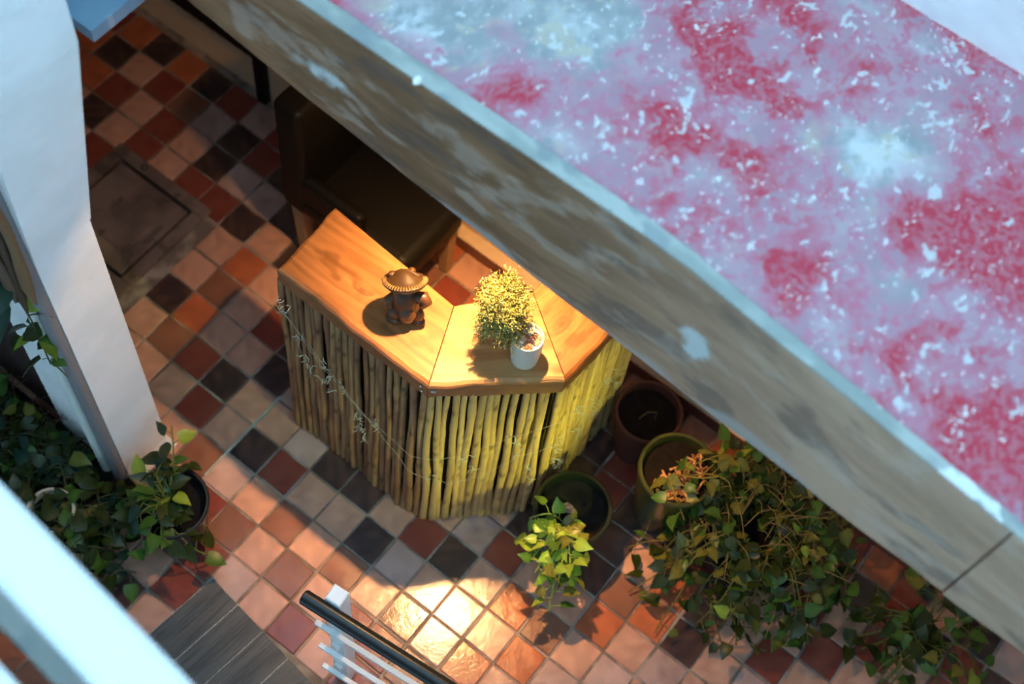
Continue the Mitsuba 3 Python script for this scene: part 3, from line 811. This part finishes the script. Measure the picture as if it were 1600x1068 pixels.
stem = [(px - .02, py + .02, ZT + .9), (px - .15, py - .02, ZT + 1.05), (px - .4, py - .05, ZT + 1.2), (px - .62, py - .08, ZT + 1.5)]
BC = v3(3.58, 4.62, 10.0)
tw = [tube(stem, [.03, .028, .024, .02], 6)]
brng = np.random.default_rng(5)
tips = []
for k in range(150):
    d = brng.normal(size=3); d /= np.linalg.norm(d)
    lobe = v3(0, 0, 0.15) if k % 5 < 3 else v3(0.10, -0.12, -0.62)
    e = BC + lobe + d * v3(.62, .60, .50) * (0.55 + 0.45 * brng.random())
    s0 = np.asarray(stem[2 + (k % 2)]) if k % 3 else BC
    mid = (s0 + e) / 2 + brng.normal(size=3) * .06
    tw.append(tube([s0, mid, e], [.012, .009, .006], 4, False))
    tips.append((s0, mid, e))
put_col('twigs', join(tw), srgb(120, 92, 44), 'vine', bs, kind='stuff')
Vb, Fb, Cb, nb = [], [], [], 0
for k in range(9000):
    s0, mid, e = tips[brng.integers(len(tips))]
    t_ = 0.5 + 0.55 * brng.random()
    c = mid + (e - mid) * (2 * t_ - 1) + brng.normal(size=3) * .075
    d = brng.normal(size=3) + (c - BC) * 1.1 + v3(0, 0, .4); d /= np.linalg.norm(d)
    sd = np.cross(d, brng.normal(size=3)); sd /= np.linalg.norm(sd)
    up = np.cross(sd, d)
    l_, w_ = 0.065 + .05 * brng.random(), 0.011 + .008 * brng.random()
    Vb += [c, c + d * l_ * .5 + sd * w_ + up * .012, c + d * l_, c + d * l_ * .5 - sd * w_ + up * .012]
    Fb += [[nb, nb + 1, nb + 2], [nb, nb + 2, nb + 3]]; nb += 4
    col = [srgb(172, 162, 86), srgb(146, 140, 66), srgb(100, 102, 46), srgb(196, 186, 116)][brng.integers(4)]
    Cb += [col] * 4
obj('foliage', (np.array(Vb), np.array(Fb)), 'bush_leaf', bs, smooth=False, color=np.array(Cb), kind='stuff')

# ------------------------------------------------------------------ armchair
ch = thing('armchair', 'dark leather armchair with pale wooden legs, behind the counter', 'armchair')
obj('seat', rounded(-4.75, -0.70, 6.72, 9.45, 2.35, 3.45, 0.42), 'black_leather', ch, smooth=50)
obj('backrest', rounded(-4.95, -4.05, 6.70, 9.45, 2.5, 7.1, 0.22), 'black_leather', ch, smooth=50)
obj('armrest', rounded(-4.6, -2.2, 6.72, 7.1, 3.2, 4.3, 0.18), 'black_leather', ch, smooth=50)
obj('armrest', rounded(-4.6, -2.2, 9.1, 9.45, 3.2, 4.3, 0.17), 'black_leather', ch, smooth=50)
for lx, ly in ((-1.05, 7.05), (-1.1, 9.1), (-4.5, 7.0), (-4.5, 9.1)):
    obj('leg', hull([(lx - .2, ly - .2, 2.5), (lx + .2, ly - .2, 2.5), (lx + .2, ly + .2, 2.5), (lx - .2, ly + .2, 2.5), (lx - .13, ly - .13, 0.01), (lx + .13, ly - .13, .01), (lx + .13, ly + .13, .01), (lx - .13, ly + .13, .01)]), 'chair_wood', ch, smooth=False)

# black low bench by the cream wall
bn = thing('bench', 'low narrow black bench against the cream wall, far end of the veranda', 'bench')
obj('seat', box(-15.6, -8.62, 9.86, 10.2, 2.22, 3.0, 0.04), 'black_paint', bn, smooth=False)
for lx in (-8.9, -15.3): obj('leg', box(lx - .17, lx + .17, 9.95, 10.2, 0.0, 2.5, 0.03), 'black_paint', bn, smooth=False)

# ------------------------------------------------------------------ pothos plants


def leaf_mesh(kind):
    """A heart-shaped leaf, tip along +x, one unit long, folded along the midrib and drooping."""
    n = 7
    s = np.linspace(0, 1, n)
    w = [0.02, 0.33, 0.40, 0.355, 0.25, 0.12, 0.0]
    back = [0.0, -0.16, -0.04, 0, 0, 0, 0]
    fold, droop = [(0.30, 0.28), (0.18, 0.42), (0.42, 0.18)][kind]
    V = []
    for i in range(n):
        z = -droop * s[i] ** 2 + 0.05
        V += [(s[i], 0, z), (s[i] + back[i], w[i], z + w[i] * fold - 0.25 * w[i] ** 2), (s[i] + back[i], -w[i], z + w[i] * fold - 0.25 * w[i] ** 2)]
    F = []
    for i in range(n - 1):
        a, b = 3 * i, 3 * i + 3
        F += [[a, b, b + 1], [a, b + 1, a + 1], [a, b + 2, b], [a, a + 2, b + 2]]
    return np.array(V), np.array(F)


HUES = {'deep': (srgb(28, 38, 13), srgb(48, 58, 20)), 'mid': (srgb(46, 76, 26), srgb(68, 96, 36)), 'lime': (srgb(98, 126, 34), srgb(134, 148, 56)), 'teal': (srgb(22, 42, 33), srgb(42, 64, 50)),
        'olive': (srgb(82, 84, 30), srgb(108, 102, 42)), 'gold': (srgb(186, 150, 62), srgb(150, 110, 50))}
leaf_plys = {}
for hname, (ca, cb) in HUES.items():
    for k in range(3):
        V, F = leaf_mesh(k)
        f = meshkit.fbm(np.c_[V[:, 0] * 4 + k * 5, V[:, 1] * 4, np.full(len(V), len(hname))])
        c = ca[None] * (1 - f[:, None]) + cb[None] * f[:, None]
        mid = (np.abs(V[:, 1]) < 1e-6)[:, None]
        c = np.where(mid, c * 0.75 + cb * 0.45, c)
        leaf_plys[hname, k] = mikit.ply((V * U, F), 'mat_leaf', smooth=True, color=np.clip(c, 0.003, .9))
lrng = np.random.default_rng(11)


def pick(weights):
    names = list(weights); w = np.array([weights[n] for n in names], float)
    return names[lrng.choice(len(names), p=w / w.sum())]


def add_leaf(bag, pos, tip, up, size, hue):
    bag.append((leaf_plys[hue, int(lrng.integers(3))], frame_matrix(pos, tip, up, size)))


def put_leaves(parent, bag):
    """The topmost 280 leaves one by one, those buried below them as one mesh."""
    bag = sorted(bag, key=lambda b: -b[1][2, 3])
    for p_, M in bag[:280]: put('leaf', p_, parent, M)
    V, F, Cc, n0 = [], [], [], 0
    for p_, M in bag[280:]:
        v, f, _, _, c = meshkit.WRITTEN[p_['filename']][:5]
        V.append(v / U @ M[:3, :3].T + M[:3, 3]); F.append(np.asarray(f) + n0); Cc.append(c); n0 += len(v)
    if V: obj('buried_leaves', (np.vstack(V), np.vstack(F)), 'leaf', parent, smooth=True, color=np.vstack(Cc), kind='stuff')


def curve(P, n):
    P = np.asarray(P, float); tt = np.linspace(0, len(P) - 1, n)
    Q = np.stack([np.interp(tt, range(len(P)), P[:, k]) for k in range(3)], 1)
    for _ in range(2): Q[1:-1] = (Q[:-2] + 2 * Q[1:-1] + Q[2:]) / 4
    return Q


def pothos(parent, vines, step, size, hues, petiole=0.3, tilt=0.55, color=srgb(92, 96, 44), rad=0.022, lift=0.0, ymax=9.45):
    """Vines (polylines) that carry leaves on short stalks; the stems are one mesh, each leaf its own part."""
    ms, bag = [], []
    for P in vines:
        L = np.linalg.norm(np.diff(np.asarray(P, float), axis=0), axis=1).sum()
        Q = curve(P, max(6, int(L / 0.18)))
        ms.append(tube(Q, rad, 5))
        k = lrng.random() * step; acc = 0.0; side = 1
        for a, b in zip(Q[:-1], Q[1:]):
            acc += np.linalg.norm(b - a)
            if acc < k: continue
            k += step * (0.7 + 0.6 * lrng.random()); side = -side
            t_ = (b - a) / (np.linalg.norm(b - a) + 1e-9)
            sd = np.cross(t_, [0, 0, 1]); sd /= np.linalg.norm(sd) + 1e-9
            d = sd * side * (0.6 + .5 * lrng.random()) + t_ * 0.5 + v3(0, 0, 0.55 + lift) + lrng.normal(size=3) * .25
            d /= np.linalg.norm(d)
            c = a + d * petiole * (0.6 + .8 * lrng.random())
            c[2] = max(c[2], 0.12); c[1] = min(c[1], ymax)
            ms.append(tube([a, (a + c) / 2 + v3(0, 0, .05), c], [rad * .7, rad * .6, rad * .5], 4, False))
            up = v3(0, 0, 1) + lrng.normal(size=3) * tilt * v3(1, 1, .3)
            tip = v3(d[0], d[1], 0) + lrng.normal(size=3) * .4 * v3(1, 1, .4)
            add_leaf(bag, c, tip, up, size * (0.75 + .5 * lrng.random()), pick(hues))
    put_leaves(parent, bag)
    m = join(ms)
    put_col('vines', m, color, 'vine', parent, kind='stuff')


def soil(parent, x, y, z, r, col=srgb(40, 32, 26), name='soil', amp=.12, seed=1):
    n, k = 28, 9
    V = [(0, 0, 0)]; F = []
    for i in range(1, k + 1):
        for j in range(n): V.append((r * i / k * math.cos(2 * math.pi * j / n), r * i / k * math.sin(2 * math.pi * j / n), 0))
    V = np.array(V, float)
    V[:, 2] = amp * (meshkit.fbm(np.c_[V[:, 0] * 5 + seed, V[:, 1] * 5, V[:, 2]]) - .5) * 2
    for j in range(n): F.append([0, 1 + j, 1 + (j + 1) % n])
    for i in range(k - 1):
        for j in range(n):
            a, b = 1 + i * n + j, 1 + i * n + (j + 1) % n
            F += [[a, a + n, b + n], [a, b + n, b]]
    m = trimesh.Trimesh(V + v3(x, y, z), np.array(F), process=False)
    put_col(name, m, col, 'soil', parent, 0.5, seed)


def pot_mesh(x, y, h, r, rb, rim=0.10, lip=0.08, inner=0.3):
    return lathe([(0, 0.0), (rb, 0.0), (rb + .03, 0.04), (rb + (r - rb) * .5, h * .45), (r - .04, h - rim - .05), (r - .02, h - rim), (r, h - rim * .7), (r, h - .03), (r - .03, h), (r - lip, h), (r - lip - .02, h - .05), (r - lip - .04, h - inner - .1)], 44, (x, y, 0.0))


# terracotta pot, nearest the counter's right arm
tp = thing('terracotta_pot', 'terracotta pot of bare dark soil beside the right arm of the counter', 'pot')
obj('vessel', pot_mesh(6.33, 8.19, 2.2, 0.90, 0.62), 'terracotta', tp, smooth=45)
soil(tp, 6.33, 8.19, 1.85, 0.80, srgb(34, 26, 22))
put_col('dead_stem', tube([(6.2, 8.0, 1.85), (6.3, 8.15, 2.15), (6.5, 8.3, 2.2), (6.55, 8.2, 1.95)], [.03, .025, .02, .015], 5), srgb(92, 72, 44), 'vine', tp)

# glazed pot with chips
gp = thing('glazed_pot', 'green glazed pot with wood chips and a few pothos leaves, behind the dark glazed pot', 'pot')
m = split(pot_mesh(7.89, 7.0, 3.0, 1.0, 0.66, 0.16, 0.10))
f = meshkit.fbm(m.vertices * 2.5)
obj('vessel', m, 'green_glaze', gp, smooth=True, color=np.clip(srgb(44, 50, 28)[None] * (1 - f[:, None]) + srgb(66, 66, 28)[None] * f[:, None], 0, 1))
soil(gp, 7.89, 7.0, 2.66, 0.90, srgb(30, 23, 18))
crng = np.random.default_rng(8)
for k in range(230):
    a, r_ = crng.random() * 6.28, 0.80 * math.sqrt(crng.random())
    x_, y_ = r_ * math.cos(a), r_ * math.sin(a)
    if x_ * -.85 + y_ * .25 > 0.12: continue
    d = crng.normal(size=3) * v3(1, 1, .35); d /= np.linalg.norm(d)
    c = v3(7.89 + x_, 7.0 + y_, 2.72 + .10 * crng.random())
    s_ = np.cross(d, [0, 0, 1.0]); s_ /= np.linalg.norm(s_)
    L_, w_ = .06 + .09 * crng.random(), .014 + .016 * crng.random()
    m = hull([c + d * L_ * i + s_ * w_ * j + v3(0, 0, .02) * k2 for i in (-1, 1) for j in (-1, 1) for k2 in (-1, 1)])
    put_col('wood_chip', m, [srgb(196, 134, 84), srgb(150, 96, 58), srgb(214, 160, 106)][k % 3], 'soil', gp, .2, k, smooth=False)
gpp = thing('glazed_pot_pothos', 'pothos with a few olive leaves growing in the green glazed pot', 'plant')
pothos(gpp, [[(7.9, 7.0, 2.6), (8.1, 6.9, 3.1), (8.5, 7.0, 3.3), (8.8, 7.3, 3.35)], [(7.95, 7.1, 2.6), (8.2, 7.4, 3.2), (8.55, 7.9, 3.3), (8.7, 8.2, 2.9)], [(8.0, 6.9, 2.6), (8.5, 7.3, 3.2), (9.1, 7.5, 3.2), (9.3, 7.4, 2.7)],
             [(7.8, 6.9, 2.7), (7.9, 6.6, 3.0), (8.3, 6.3, 3.1), (8.75, 6.2, 2.5)]], 0.30, 0.42, {'olive': 3, 'lime': 2, 'mid': 2}, color=srgb(128, 112, 46))

# dark glazed pot
dp = thing('dark_glazed_pot', 'dark green glazed pot of soil in front of the stick counter', 'pot')
m = split(pot_mesh(6.39, 4.75, 2.4, 1.0, 0.68, 0.16, 0.11))
v = m.vertices; f = meshkit.fbm(v * 2.5 + 4)
cl = srgb(12, 23, 25)[None] * (1 - f[:, None]) + srgb(30, 38, 26)[None] * f[:, None]
obj('vessel', m, 'green_glaze', dp, smooth=True, color=np.clip(cl, 0, 1))
soil(dp, 6.39, 4.75, 2.0, 0.90, srgb(30, 27, 26))
drp = blob((6.3, 4.75, 2.12), (0.17, 0.12, 0.07), 2, 0.6, 3, 2)
put_col('dry_leaf', drp, srgb(150, 122, 116), 'soil', dp)
dpp = thing('dark_pot_pothos', 'small bright pothos spilling over the front of the dark glazed pot', 'plant')
bx_, by_ = 6.62, 4.15
vs = []
for k in range(7):
    a = -2.6 + k * 0.42
    vs.append([(6.45, 4.3, 2.1), (6.6 + .2 * math.cos(a), 4.05 + .2 * math.sin(a), 2.75), (6.72 + .55 * math.cos(a), 3.75 + .5 * math.sin(a), 2.55), (6.78 + .75 * math.cos(a), 3.6 + .7 * math.sin(a), 2.1)])
vs.append([(6.4, 4.4, 2.05), (6.05, 4.2, 2.7), (5.75, 3.75, 2.6)])
vs.append([(6.5, 4.3, 2.1), (6.9, 3.5, 2.5), (7.2, 2.9, 1.8), (7.4, 2.6, 1.2)])
pothos(dpp, vs, 0.22, 0.38, {'lime': 3, 'mid': 3, 'olive': 2}, petiole=.22, color=srgb(140, 150, 70))

# big heap of pothos on the right
bp = thing('pothos_heap', 'large heap of trailing pothos on the tiles under the edge of the red roof', 'plant')
tubp = thing('plastic_planter', 'low black planter buried under the large heap of pothos', 'planter')
obj('vessel', pot_mesh(10.4, 7.55, 1.4, 1.5, 1.2), 'black_plastic', tubp, smooth=45)
soil(tubp, 10.4, 7.55, 1.05, 1.38, srgb(30, 25, 20))
vs = []
for k in range(46):
    a = lrng.random() * 6.28
    r0_, r1_ = 0.3 + .8 * lrng.random(), 1.5 + .9 * lrng.random()
    ca, sa = math.cos(a), math.sin(a)
    sx_, sy_ = 1.05, 0.95
    h = 2.3 + .9 * lrng.random()
    p0 = (10.4 + r0_ * ca, 7.5 + r0_ * sa, 1.1)
    yy = lambda y: min(y, 9.3)
    vs.append([p0, (10.4 + .6 * r1_ * ca * sx_, yy(7.5 + .6 * r1_ * sa * sy_), h), (10.4 + r1_ * ca * sx_, yy(7.5 + r1_ * sa * sy_), h * .65 + .2 * lrng.random()), (10.4 + (r1_ + .35) * ca * sx_ + .2 * lrng.normal(), yy(7.5 + (r1_ + .3) * sa * sy_), 0.25 + .3 * lrng.random())])
vs += [[(9.2, 6.2, .6), (9.0, 5.6, .4), (8.75, 5.0, .25), (8.6, 4.6, .2)], [(9.6, 6.1, .6), (9.7, 5.2, .4), (9.7, 4.6, .25), (9.75, 4.15, .2)], [(10.3, 5.8, .5), (10.8, 5.3, .3), (11.3, 5.0, .2)], [(11.2, 5.7, .5), (11.9, 5.4, .3), (12.3, 5.6, .2)],
       [(9.0, 6.6, .7), (8.6, 6.2, .6), (8.2, 6.0, .4), (7.9, 5.6, .15)], [(9.3, 6.8, .9), (8.8, 6.6, .9), (8.5, 6.6, .8)], [(9.4, 6.2, .8), (9.2, 5.8, .7), (8.9, 5.5, .4)], [(12.0, 6.4, .5), (12.5, 6.5, .3), (12.6, 6.9, .3)]]
pothos(bp, vs, 0.38, 0.40, {'deep': 6, 'mid': 3.5, 'lime': .7, 'olive': 3, 'gold': .2}, petiole=.32, color=srgb(104, 92, 44))
ts = []
for k in range(90):
    a = lrng.random() * 6.28; r_ = 1.9 * math.sqrt(lrng.random())
    x_, y_ = 10.4 + r_ * math.cos(a), min(7.5 + r_ * math.sin(a), 9.3); zt_ = 1.6 + 1.4 * (1 - (r_ / 2.0) ** 2) + .3 * lrng.random()
    d = lrng.normal(size=2) * .45
    ts.append(tube([(x_, y_, zt_ - .25), (x_ + d[0] * .6, y_ + d[1] * .6, zt_), (x_ + d[0] * 1.3, y_ + d[1] * 1.3, zt_ - .25 * lrng.random())], [.012, .016, .008], 4, False))
put_col('dry_stems', join(ts), srgb(132, 108, 62), 'vine', bp, kind='stuff')

# smaller pothos at the right corner
cp = thing('corner_pothos', 'small dark pothos trailing over the tiles beyond the large heap, by the roof edge', 'plant')
vs = []
for k in range(20):
    a = lrng.random() * 6.28; r1_ = 0.9 + .8 * lrng.random()
    ca, sa = math.cos(a), math.sin(a)
    vs.append([(15.2, 8.3, .3), (15.2 + .6 * r1_ * ca, 8.3 + .6 * r1_ * sa, 1.3 + .5 * lrng.random()), (15.2 + r1_ * ca, 8.3 + r1_ * sa, .8), (15.2 + (r1_ + .4) * ca, min(8.3 + (r1_ + .4) * sa, 9.3), .25)])
pothos(cp, vs, 0.55, 0.46, {'deep': 6, 'mid': 3, 'olive': 1.2, 'lime': .6}, petiole=.3)

# left: black pot and the heap of pothos at the foot of the pillar
kp = thing('black_pot', 'black plastic pot at the foot of the white pillar', 'pot')
obj('vessel', pot_mesh(-1.55, -1.3, 1.8, 0.98, 0.72), 'black_plastic', kp, smooth=45)
soil(kp, -1.55, -1.3, 1.4, .86, srgb(24, 22, 22))
kpp = thing('black_pot_pothos', 'pothos growing out of the black pot beside the white pillar', 'plant')
vs = []
for k in range(11):
    a = 1.9 + k * 0.34 + .2 * lrng.random(); r1_ = .5 + .35 * lrng.random()
    vs.append([(-1.6, -1.3, 1.4), (-1.6 + .5 * r1_ * math.cos(a), -1.3 + .5 * r1_ * math.sin(a), 2.2 + .4 * lrng.random()), (-1.6 + r1_ * math.cos(a), -1.3 + r1_ * math.sin(a), 2.0), (-1.6 + 1.25 * r1_ * math.cos(a), -1.3 + 1.25 * r1_ * math.sin(a), 1.75)])
vs += [[(-1.7, -1.1, 1.5), (-2.1, -.4, 2.7), (-2.45, -.05, 3.0)], [(-1.2, -1.7, 1.5), (-.7, -1.8, 1.9), (-.35, -1.7, 1.1), (-.15, -1.35, .4)], [(-1.4, -1.9, 1.5), (-1.2, -2.3, 1.9), (-1.0, -2.4, 1.2)]]
pothos(kpp, vs, 0.34, 0.46, {'deep': 5, 'mid': 4, 'teal': 1.5, 'lime': .5}, petiole=.25, color=srgb(106, 110, 52))

lp = thing('pothos_bed', 'dense bed of dark pothos filling the corner left of the pillar, behind the white railing', 'plant')
pp = thing('pale_pot', 'pale glazed pot almost hidden in the dark pothos bed', 'pot')
obj('vessel', pot_mesh(-3.9, -3.2, 1.15, 0.62, 0.45), 'white_ceramic', pp, smooth=45)
soil(pp, -3.9, -3.2, .9, .52, srgb(24, 22, 22))
bd = box(-9.0, -2.6, -4.9, -1.22, -0.05, 0.45, 0.2)
v_, f_ = trimesh.remesh.subdivide_to_size(bd.vertices, bd.faces, .5)
bd = trimesh.Trimesh(v_, f_)
bd.vertices[:, 2] += .25 * (meshkit.fbm(bd.vertices * 1.5) - .5) * (bd.vertices[:, 2] > 0)
put_col('soil', bd, srgb(26, 23, 22), 'soil', lp, .4)
vs = []
for k in range(92):
    x_, y_ = -8.4 + 6.6 * lrng.random(), -1.75 - 2.6 * lrng.random()
    a = lrng.random() * 6.28; r_ = .8 + .7 * lrng.random()
    vs.append([(x_, y_, .4), (x_ + .35 * r_ * math.cos(a), y_ + .35 * r_ * math.sin(a), 1.0 + .7 * lrng.random()), (x_ + .8 * r_ * math.cos(a), min(y_ + .8 * r_ * math.sin(a), -1.4), 1.0), (x_ + r_ * math.cos(a), min(y_ + r_ * math.sin(a), -1.4), .6)])
pothos(lp, vs, 0.36, 0.46, ymax=-1.72, hues={'deep': 7, 'mid': 2.5, 'teal': 2.5, 'olive': .6}, petiole=.3, color=srgb(70, 72, 46))
ts = []
for k in range(60):
    x_, y_ = -8.6 + 3.2 * lrng.random(), -1.5 - 1.6 * lrng.random()
    d = lrng.normal(size=2) * .5
    ts.append(tube([(x_, y_, .6 + .6 * lrng.random()), (x_ + d[0], y_ + d[1], 1.2), (x_ + 1.8 * d[0], y_ + 1.8 * d[1], .9)], [.014, .012, .008], 4, False))
put_col('dry_roots', join(ts), srgb(104, 74, 56), 'vine', lp, kind='stuff')

# ------------------------------------------------------------------ pipes and trunk on the pillar's dark side
wpz = np.linspace(-0.1, 30, 24)
tag(obj('white_pipe', tube(np.c_[np.full(24, -3.92), np.full(24, -1.36), wpz], 0.15, 14), 'white_pipe', smooth=True), 'white plastic pipe running up the dark side of the pillar', 'pipe')
tag(obj('grey_pipe', tube(np.c_[np.full(24, -3.52), np.full(24, -1.30), wpz], 0.17, 14), 'grey_pipe', smooth=True), 'grey conduit running up the edge of the pillar beside the white pipe', 'pipe')
tk = thing('climber_trunk', 'dry brown climbing trunk clinging to the upper side of the pillar', 'trunk')
qr = np.random.default_rng(4)
for k in range(9):
    z_ = np.linspace(10.0 + .5 * qr.random(), 20, 16)
    ox, oy = -3.32 - .145 * k + .06 * qr.random(), -1.5 - .13 * (k % 3)
    P = np.c_[ox + .035 * np.sin(z_ * .8 + k * 2) + 0.0 * z_, oy + .07 * np.sin(z_ * 1.1 + k), z_]
    rad_ = (0.06 + .055 * qr.random()) * (1 + .15 * np.sin(z_ * 2.3 + k))
    rad_[0] *= .35
    m = tube(P, rad_, 9)
    m.vertices += (meshkit.fbm(m.vertices * 4 + k)[:, None] - .5) * .10
    put_col('branch', m, [srgb(120, 92, 66), srgb(84, 66, 52), srgb(102, 82, 68)][k % 3], 'bark', tk, .35, k)
pv = thing('pipe_pothos', 'thin pothos vine with a few small leaves climbing the white pipe on the pillar', 'plant')
pothos(pv, [[(-3.85, -1.55, 7.0), (-3.7, -1.6, 7.8), (-3.75, -1.58, 8.6), (-3.6, -1.6, 9.4), (-3.8, -1.6, 10.2)], [(-3.7, -1.6, 7.4), (-3.45, -1.6, 7.5), (-3.2, -1.6, 7.3)], [(-3.8, -1.6, 8.4), (-4.3, -1.5, 8.0), (-4.6, -1.5, 7.4)]], 0.42, 0.50, {'mid': 3, 'deep': 3, 'lime': 1}, petiole=.15, tilt=.8, color=srgb(70, 76, 44), rad=.016)
ul = thing('upper_pothos', 'blue-green pothos leaves on the climbing trunk at the left edge', 'plant')
pothos(ul, [[(-3.9, -1.75, 11.0), (-4.05, -1.85, 10.6), (-4.2, -1.9, 10.1)]], 0.18, 0.85, {'teal': 1}, petiole=.1)
vl = thing('variegated_leaf', 'single green and cream leaf hanging at the left edge below the trunk', 'leaf')
pothos(vl, [[(-5.3, -2.0, 8.2), (-5.35, -2.05, 7.9), (-5.35, -2.1, 7.7)]], 0.3, 0.8, {'lime': 1}, petiole=.08)

# ------------------------------------------------------------------ gate with black handrail, foreground bottom
gt = thing('stair_rail', 'black round handrail over white slats and a white square post', 'railing')
gd = v3(1, 0.115, 0); gd /= np.linalg.norm(gd)
g0 = v3(3.72, -1.93, 6.6)
obj('handrail', tube([g0, g0 + gd * .03, g0 + gd * 2, g0 + gd * 5, g0 + gd * 9], [0.13, .165, .165, .165, .165], 18), 'black_metal', gt, smooth=40, label='black round handrail')
for q in (0.62, 5.6):
    c = g0 + gd * q + v3(-.03, .34, 0)
    w_ = 0.185
    sid = v3(-gd[1], gd[0], 0)
    P = [c[:2] + (gd * a + sid * b)[:2] * w_ for a, b in ((-1, -1), (1, -1), (1, 1), (-1, 1))]
    obj('post', prism(P, 0.0, 6.85, 0.03), 'white_enamel', gt, smooth=False)
    obj('bracket', tube([c + v3(0, -.1, 6.45 - c[2]), c + v3(.0, -.34, 6.48 - c[2])], .05, 8), 'black_metal', gt, smooth=True)
for k, z_ in enumerate((5.5, 3.6, 1.75)):
    s0 = v3(4.03, -2.02, z_)
    sid = v3(-gd[1], gd[0], 0)
    P = [s0[:2], (s0 + gd * 6)[:2], (s0 + gd * 6 + sid * .11)[:2], (s0 + sid * .11)[:2]]
    obj('slat', prism(P, z_ - .12, z_, 0.02), 'white_enamel', gt, smooth=False)
    for q in (0.32, 5.3):
        c = s0 + gd * q + sid * .3
        obj('slat_bracket', box(c[0] - .1, c[0] + .1, c[1] - .12, c[1] + .12, z_ - .25, z_ - .06, .01), 'white_enamel', gt, smooth=False)

# ------------------------------------------------------------------ near white railing
nr = thing('white_railing', 'broad white balcony railing close to the viewer, lower left corner', 'railing')
rd = v3(1, -0.097, 0); rd /= np.linalg.norm(rd); sd_ = v3(-rd[1], rd[0], 0)
r0 = v3(3.52, -5.60, 20.0)


def bar(off0, off1, z0, z1, l0, l1, r):
    P = []
    for a in (l0, l1):
        for b in (off0, off1):
            for z in (z0, z1):
                c = r0 + rd * a + sd_ * b; c[2] = z
                P.append(c + trimesh.creation.icosphere(subdivisions=2, radius=r).vertices)
    return hull(np.vstack(P))


obj('top_rail', bar(-0.62, -0.16, 19.74, 19.84, -9, 14, 0.16), 'white_enamel', nr, smooth=40)
obj('lower_rail', bar(-0.98, -0.72, 18.7, 18.9, -9, 14, 0.06), 'kerb_cement', nr, smooth=40)
obj('inner_rail', bar(-1.9, -1.42, 19.74, 19.84, -9, 14, 0.12), 'white_enamel', nr, smooth=40)
for a in (-5.0, 9.5):
    c = r0 + rd * a - sd_ * .4
    obj('post', box(c[0] - .25, c[0] + .25, c[1] - .25, c[1] + .25, 12.9, 19.75, .04), 'white_enamel', nr, smooth=False)
obj('balcony_floor', box(-16, 26, -18, -7.6, 12.3, 13.0, 0.0), 'building_plaster', smooth=False, kind='structure', label='floor of the balcony behind the white railing', cat='balcony')

# ------------------------------------------------------------------ lamps


def downlight(pos, aim, r, depth, power, name, label, kfac=1.0):
    """A can with a glowing disc at its bottom; its rim narrows the beam."""
    d = np.asarray(aim, float) - pos; d /= np.linalg.norm(d)
    up = -d
    M = frame_matrix(pos, np.cross(up, [0.31, 0.9, 0.2]), up)
    lk = thing(name, label, 'lamp')
    can = lathe([(0.0, depth + .12), (r * 1.15, depth + .1), (r * 1.2, 0.0), (r * 1.12, 0.0), (r * 1.08, depth), (0.0, depth + .01)], 32)
    can.apply_transform(M)
    obj('can', can, 'black_plastic', lk, smooth=35)
    n = 24
    a = np.arange(n) * 2 * np.pi / n
    V = np.vstack([[[0, 0, depth - .03]], np.c_[kfac * r * np.cos(a), kfac * r * np.sin(a), np.full(n, depth - .03)]])
    F = np.array([[0, 1 + (j + 1) % n, 1 + j] for j in range(n)])
    V = V @ M[:3, :3].T + M[:3, 3]
    k = obj('bulb', (V, F), 'white_enamel', lk, smooth=False)
    scene[k]['emitter'] = {'type': 'area', 'radiance': rgb(power)}
    return lk


lk = downlight(LAMP_POS, LAMP_POS + v3(0.0, -0.0, -1), 0.17, 0.43, LAMP_RGB, 'downlight', 'round black downlight under the veranda roof, above the counter', 0.59)
a_ = np.arange(32) * 2 * np.pi / 32
V = np.vstack([np.c_[r_ * np.cos(a_), r_ * np.sin(a_), np.full(32, -.012)] for r_ in (0.175, 0.205)]) + LAMP_POS
F = np.array([[[j, (j + 1) % 32, 32 + (j + 1) % 32], [j, 32 + (j + 1) % 32, 32 + j]] for j in range(32)]).reshape(-1, 3)
k = obj('spill_ring', (V, F), 'white_enamel', lk, smooth=False)
scene[k]['emitter'] = {'type': 'area', 'radiance': rgb(LAMP_RGB * SPILL)}  # added emitter, gives the lamp its wide spill
obj('stem', tube([LAMP_POS + v3(0, 0, .3), v3(*LAMP_POS[:2], 16.95)], .05, 8), 'black_plastic', lk, smooth=True)
gl = downlight(SPOT_POS, SPOT_AIM, 0.30, 2.1, SPOT_RGB * 10, 'garden_spot', 'garden spotlight on a thin post, aimed at the stick counter', 0.9)
obj('post', tube([v3(SPOT_POS[0] + .9, SPOT_POS[1] - .4, 0), v3(SPOT_POS[0] + .9, SPOT_POS[1] - .4, SPOT_POS[2] + .55)], .08, 8), 'black_metal', gl, smooth=True)
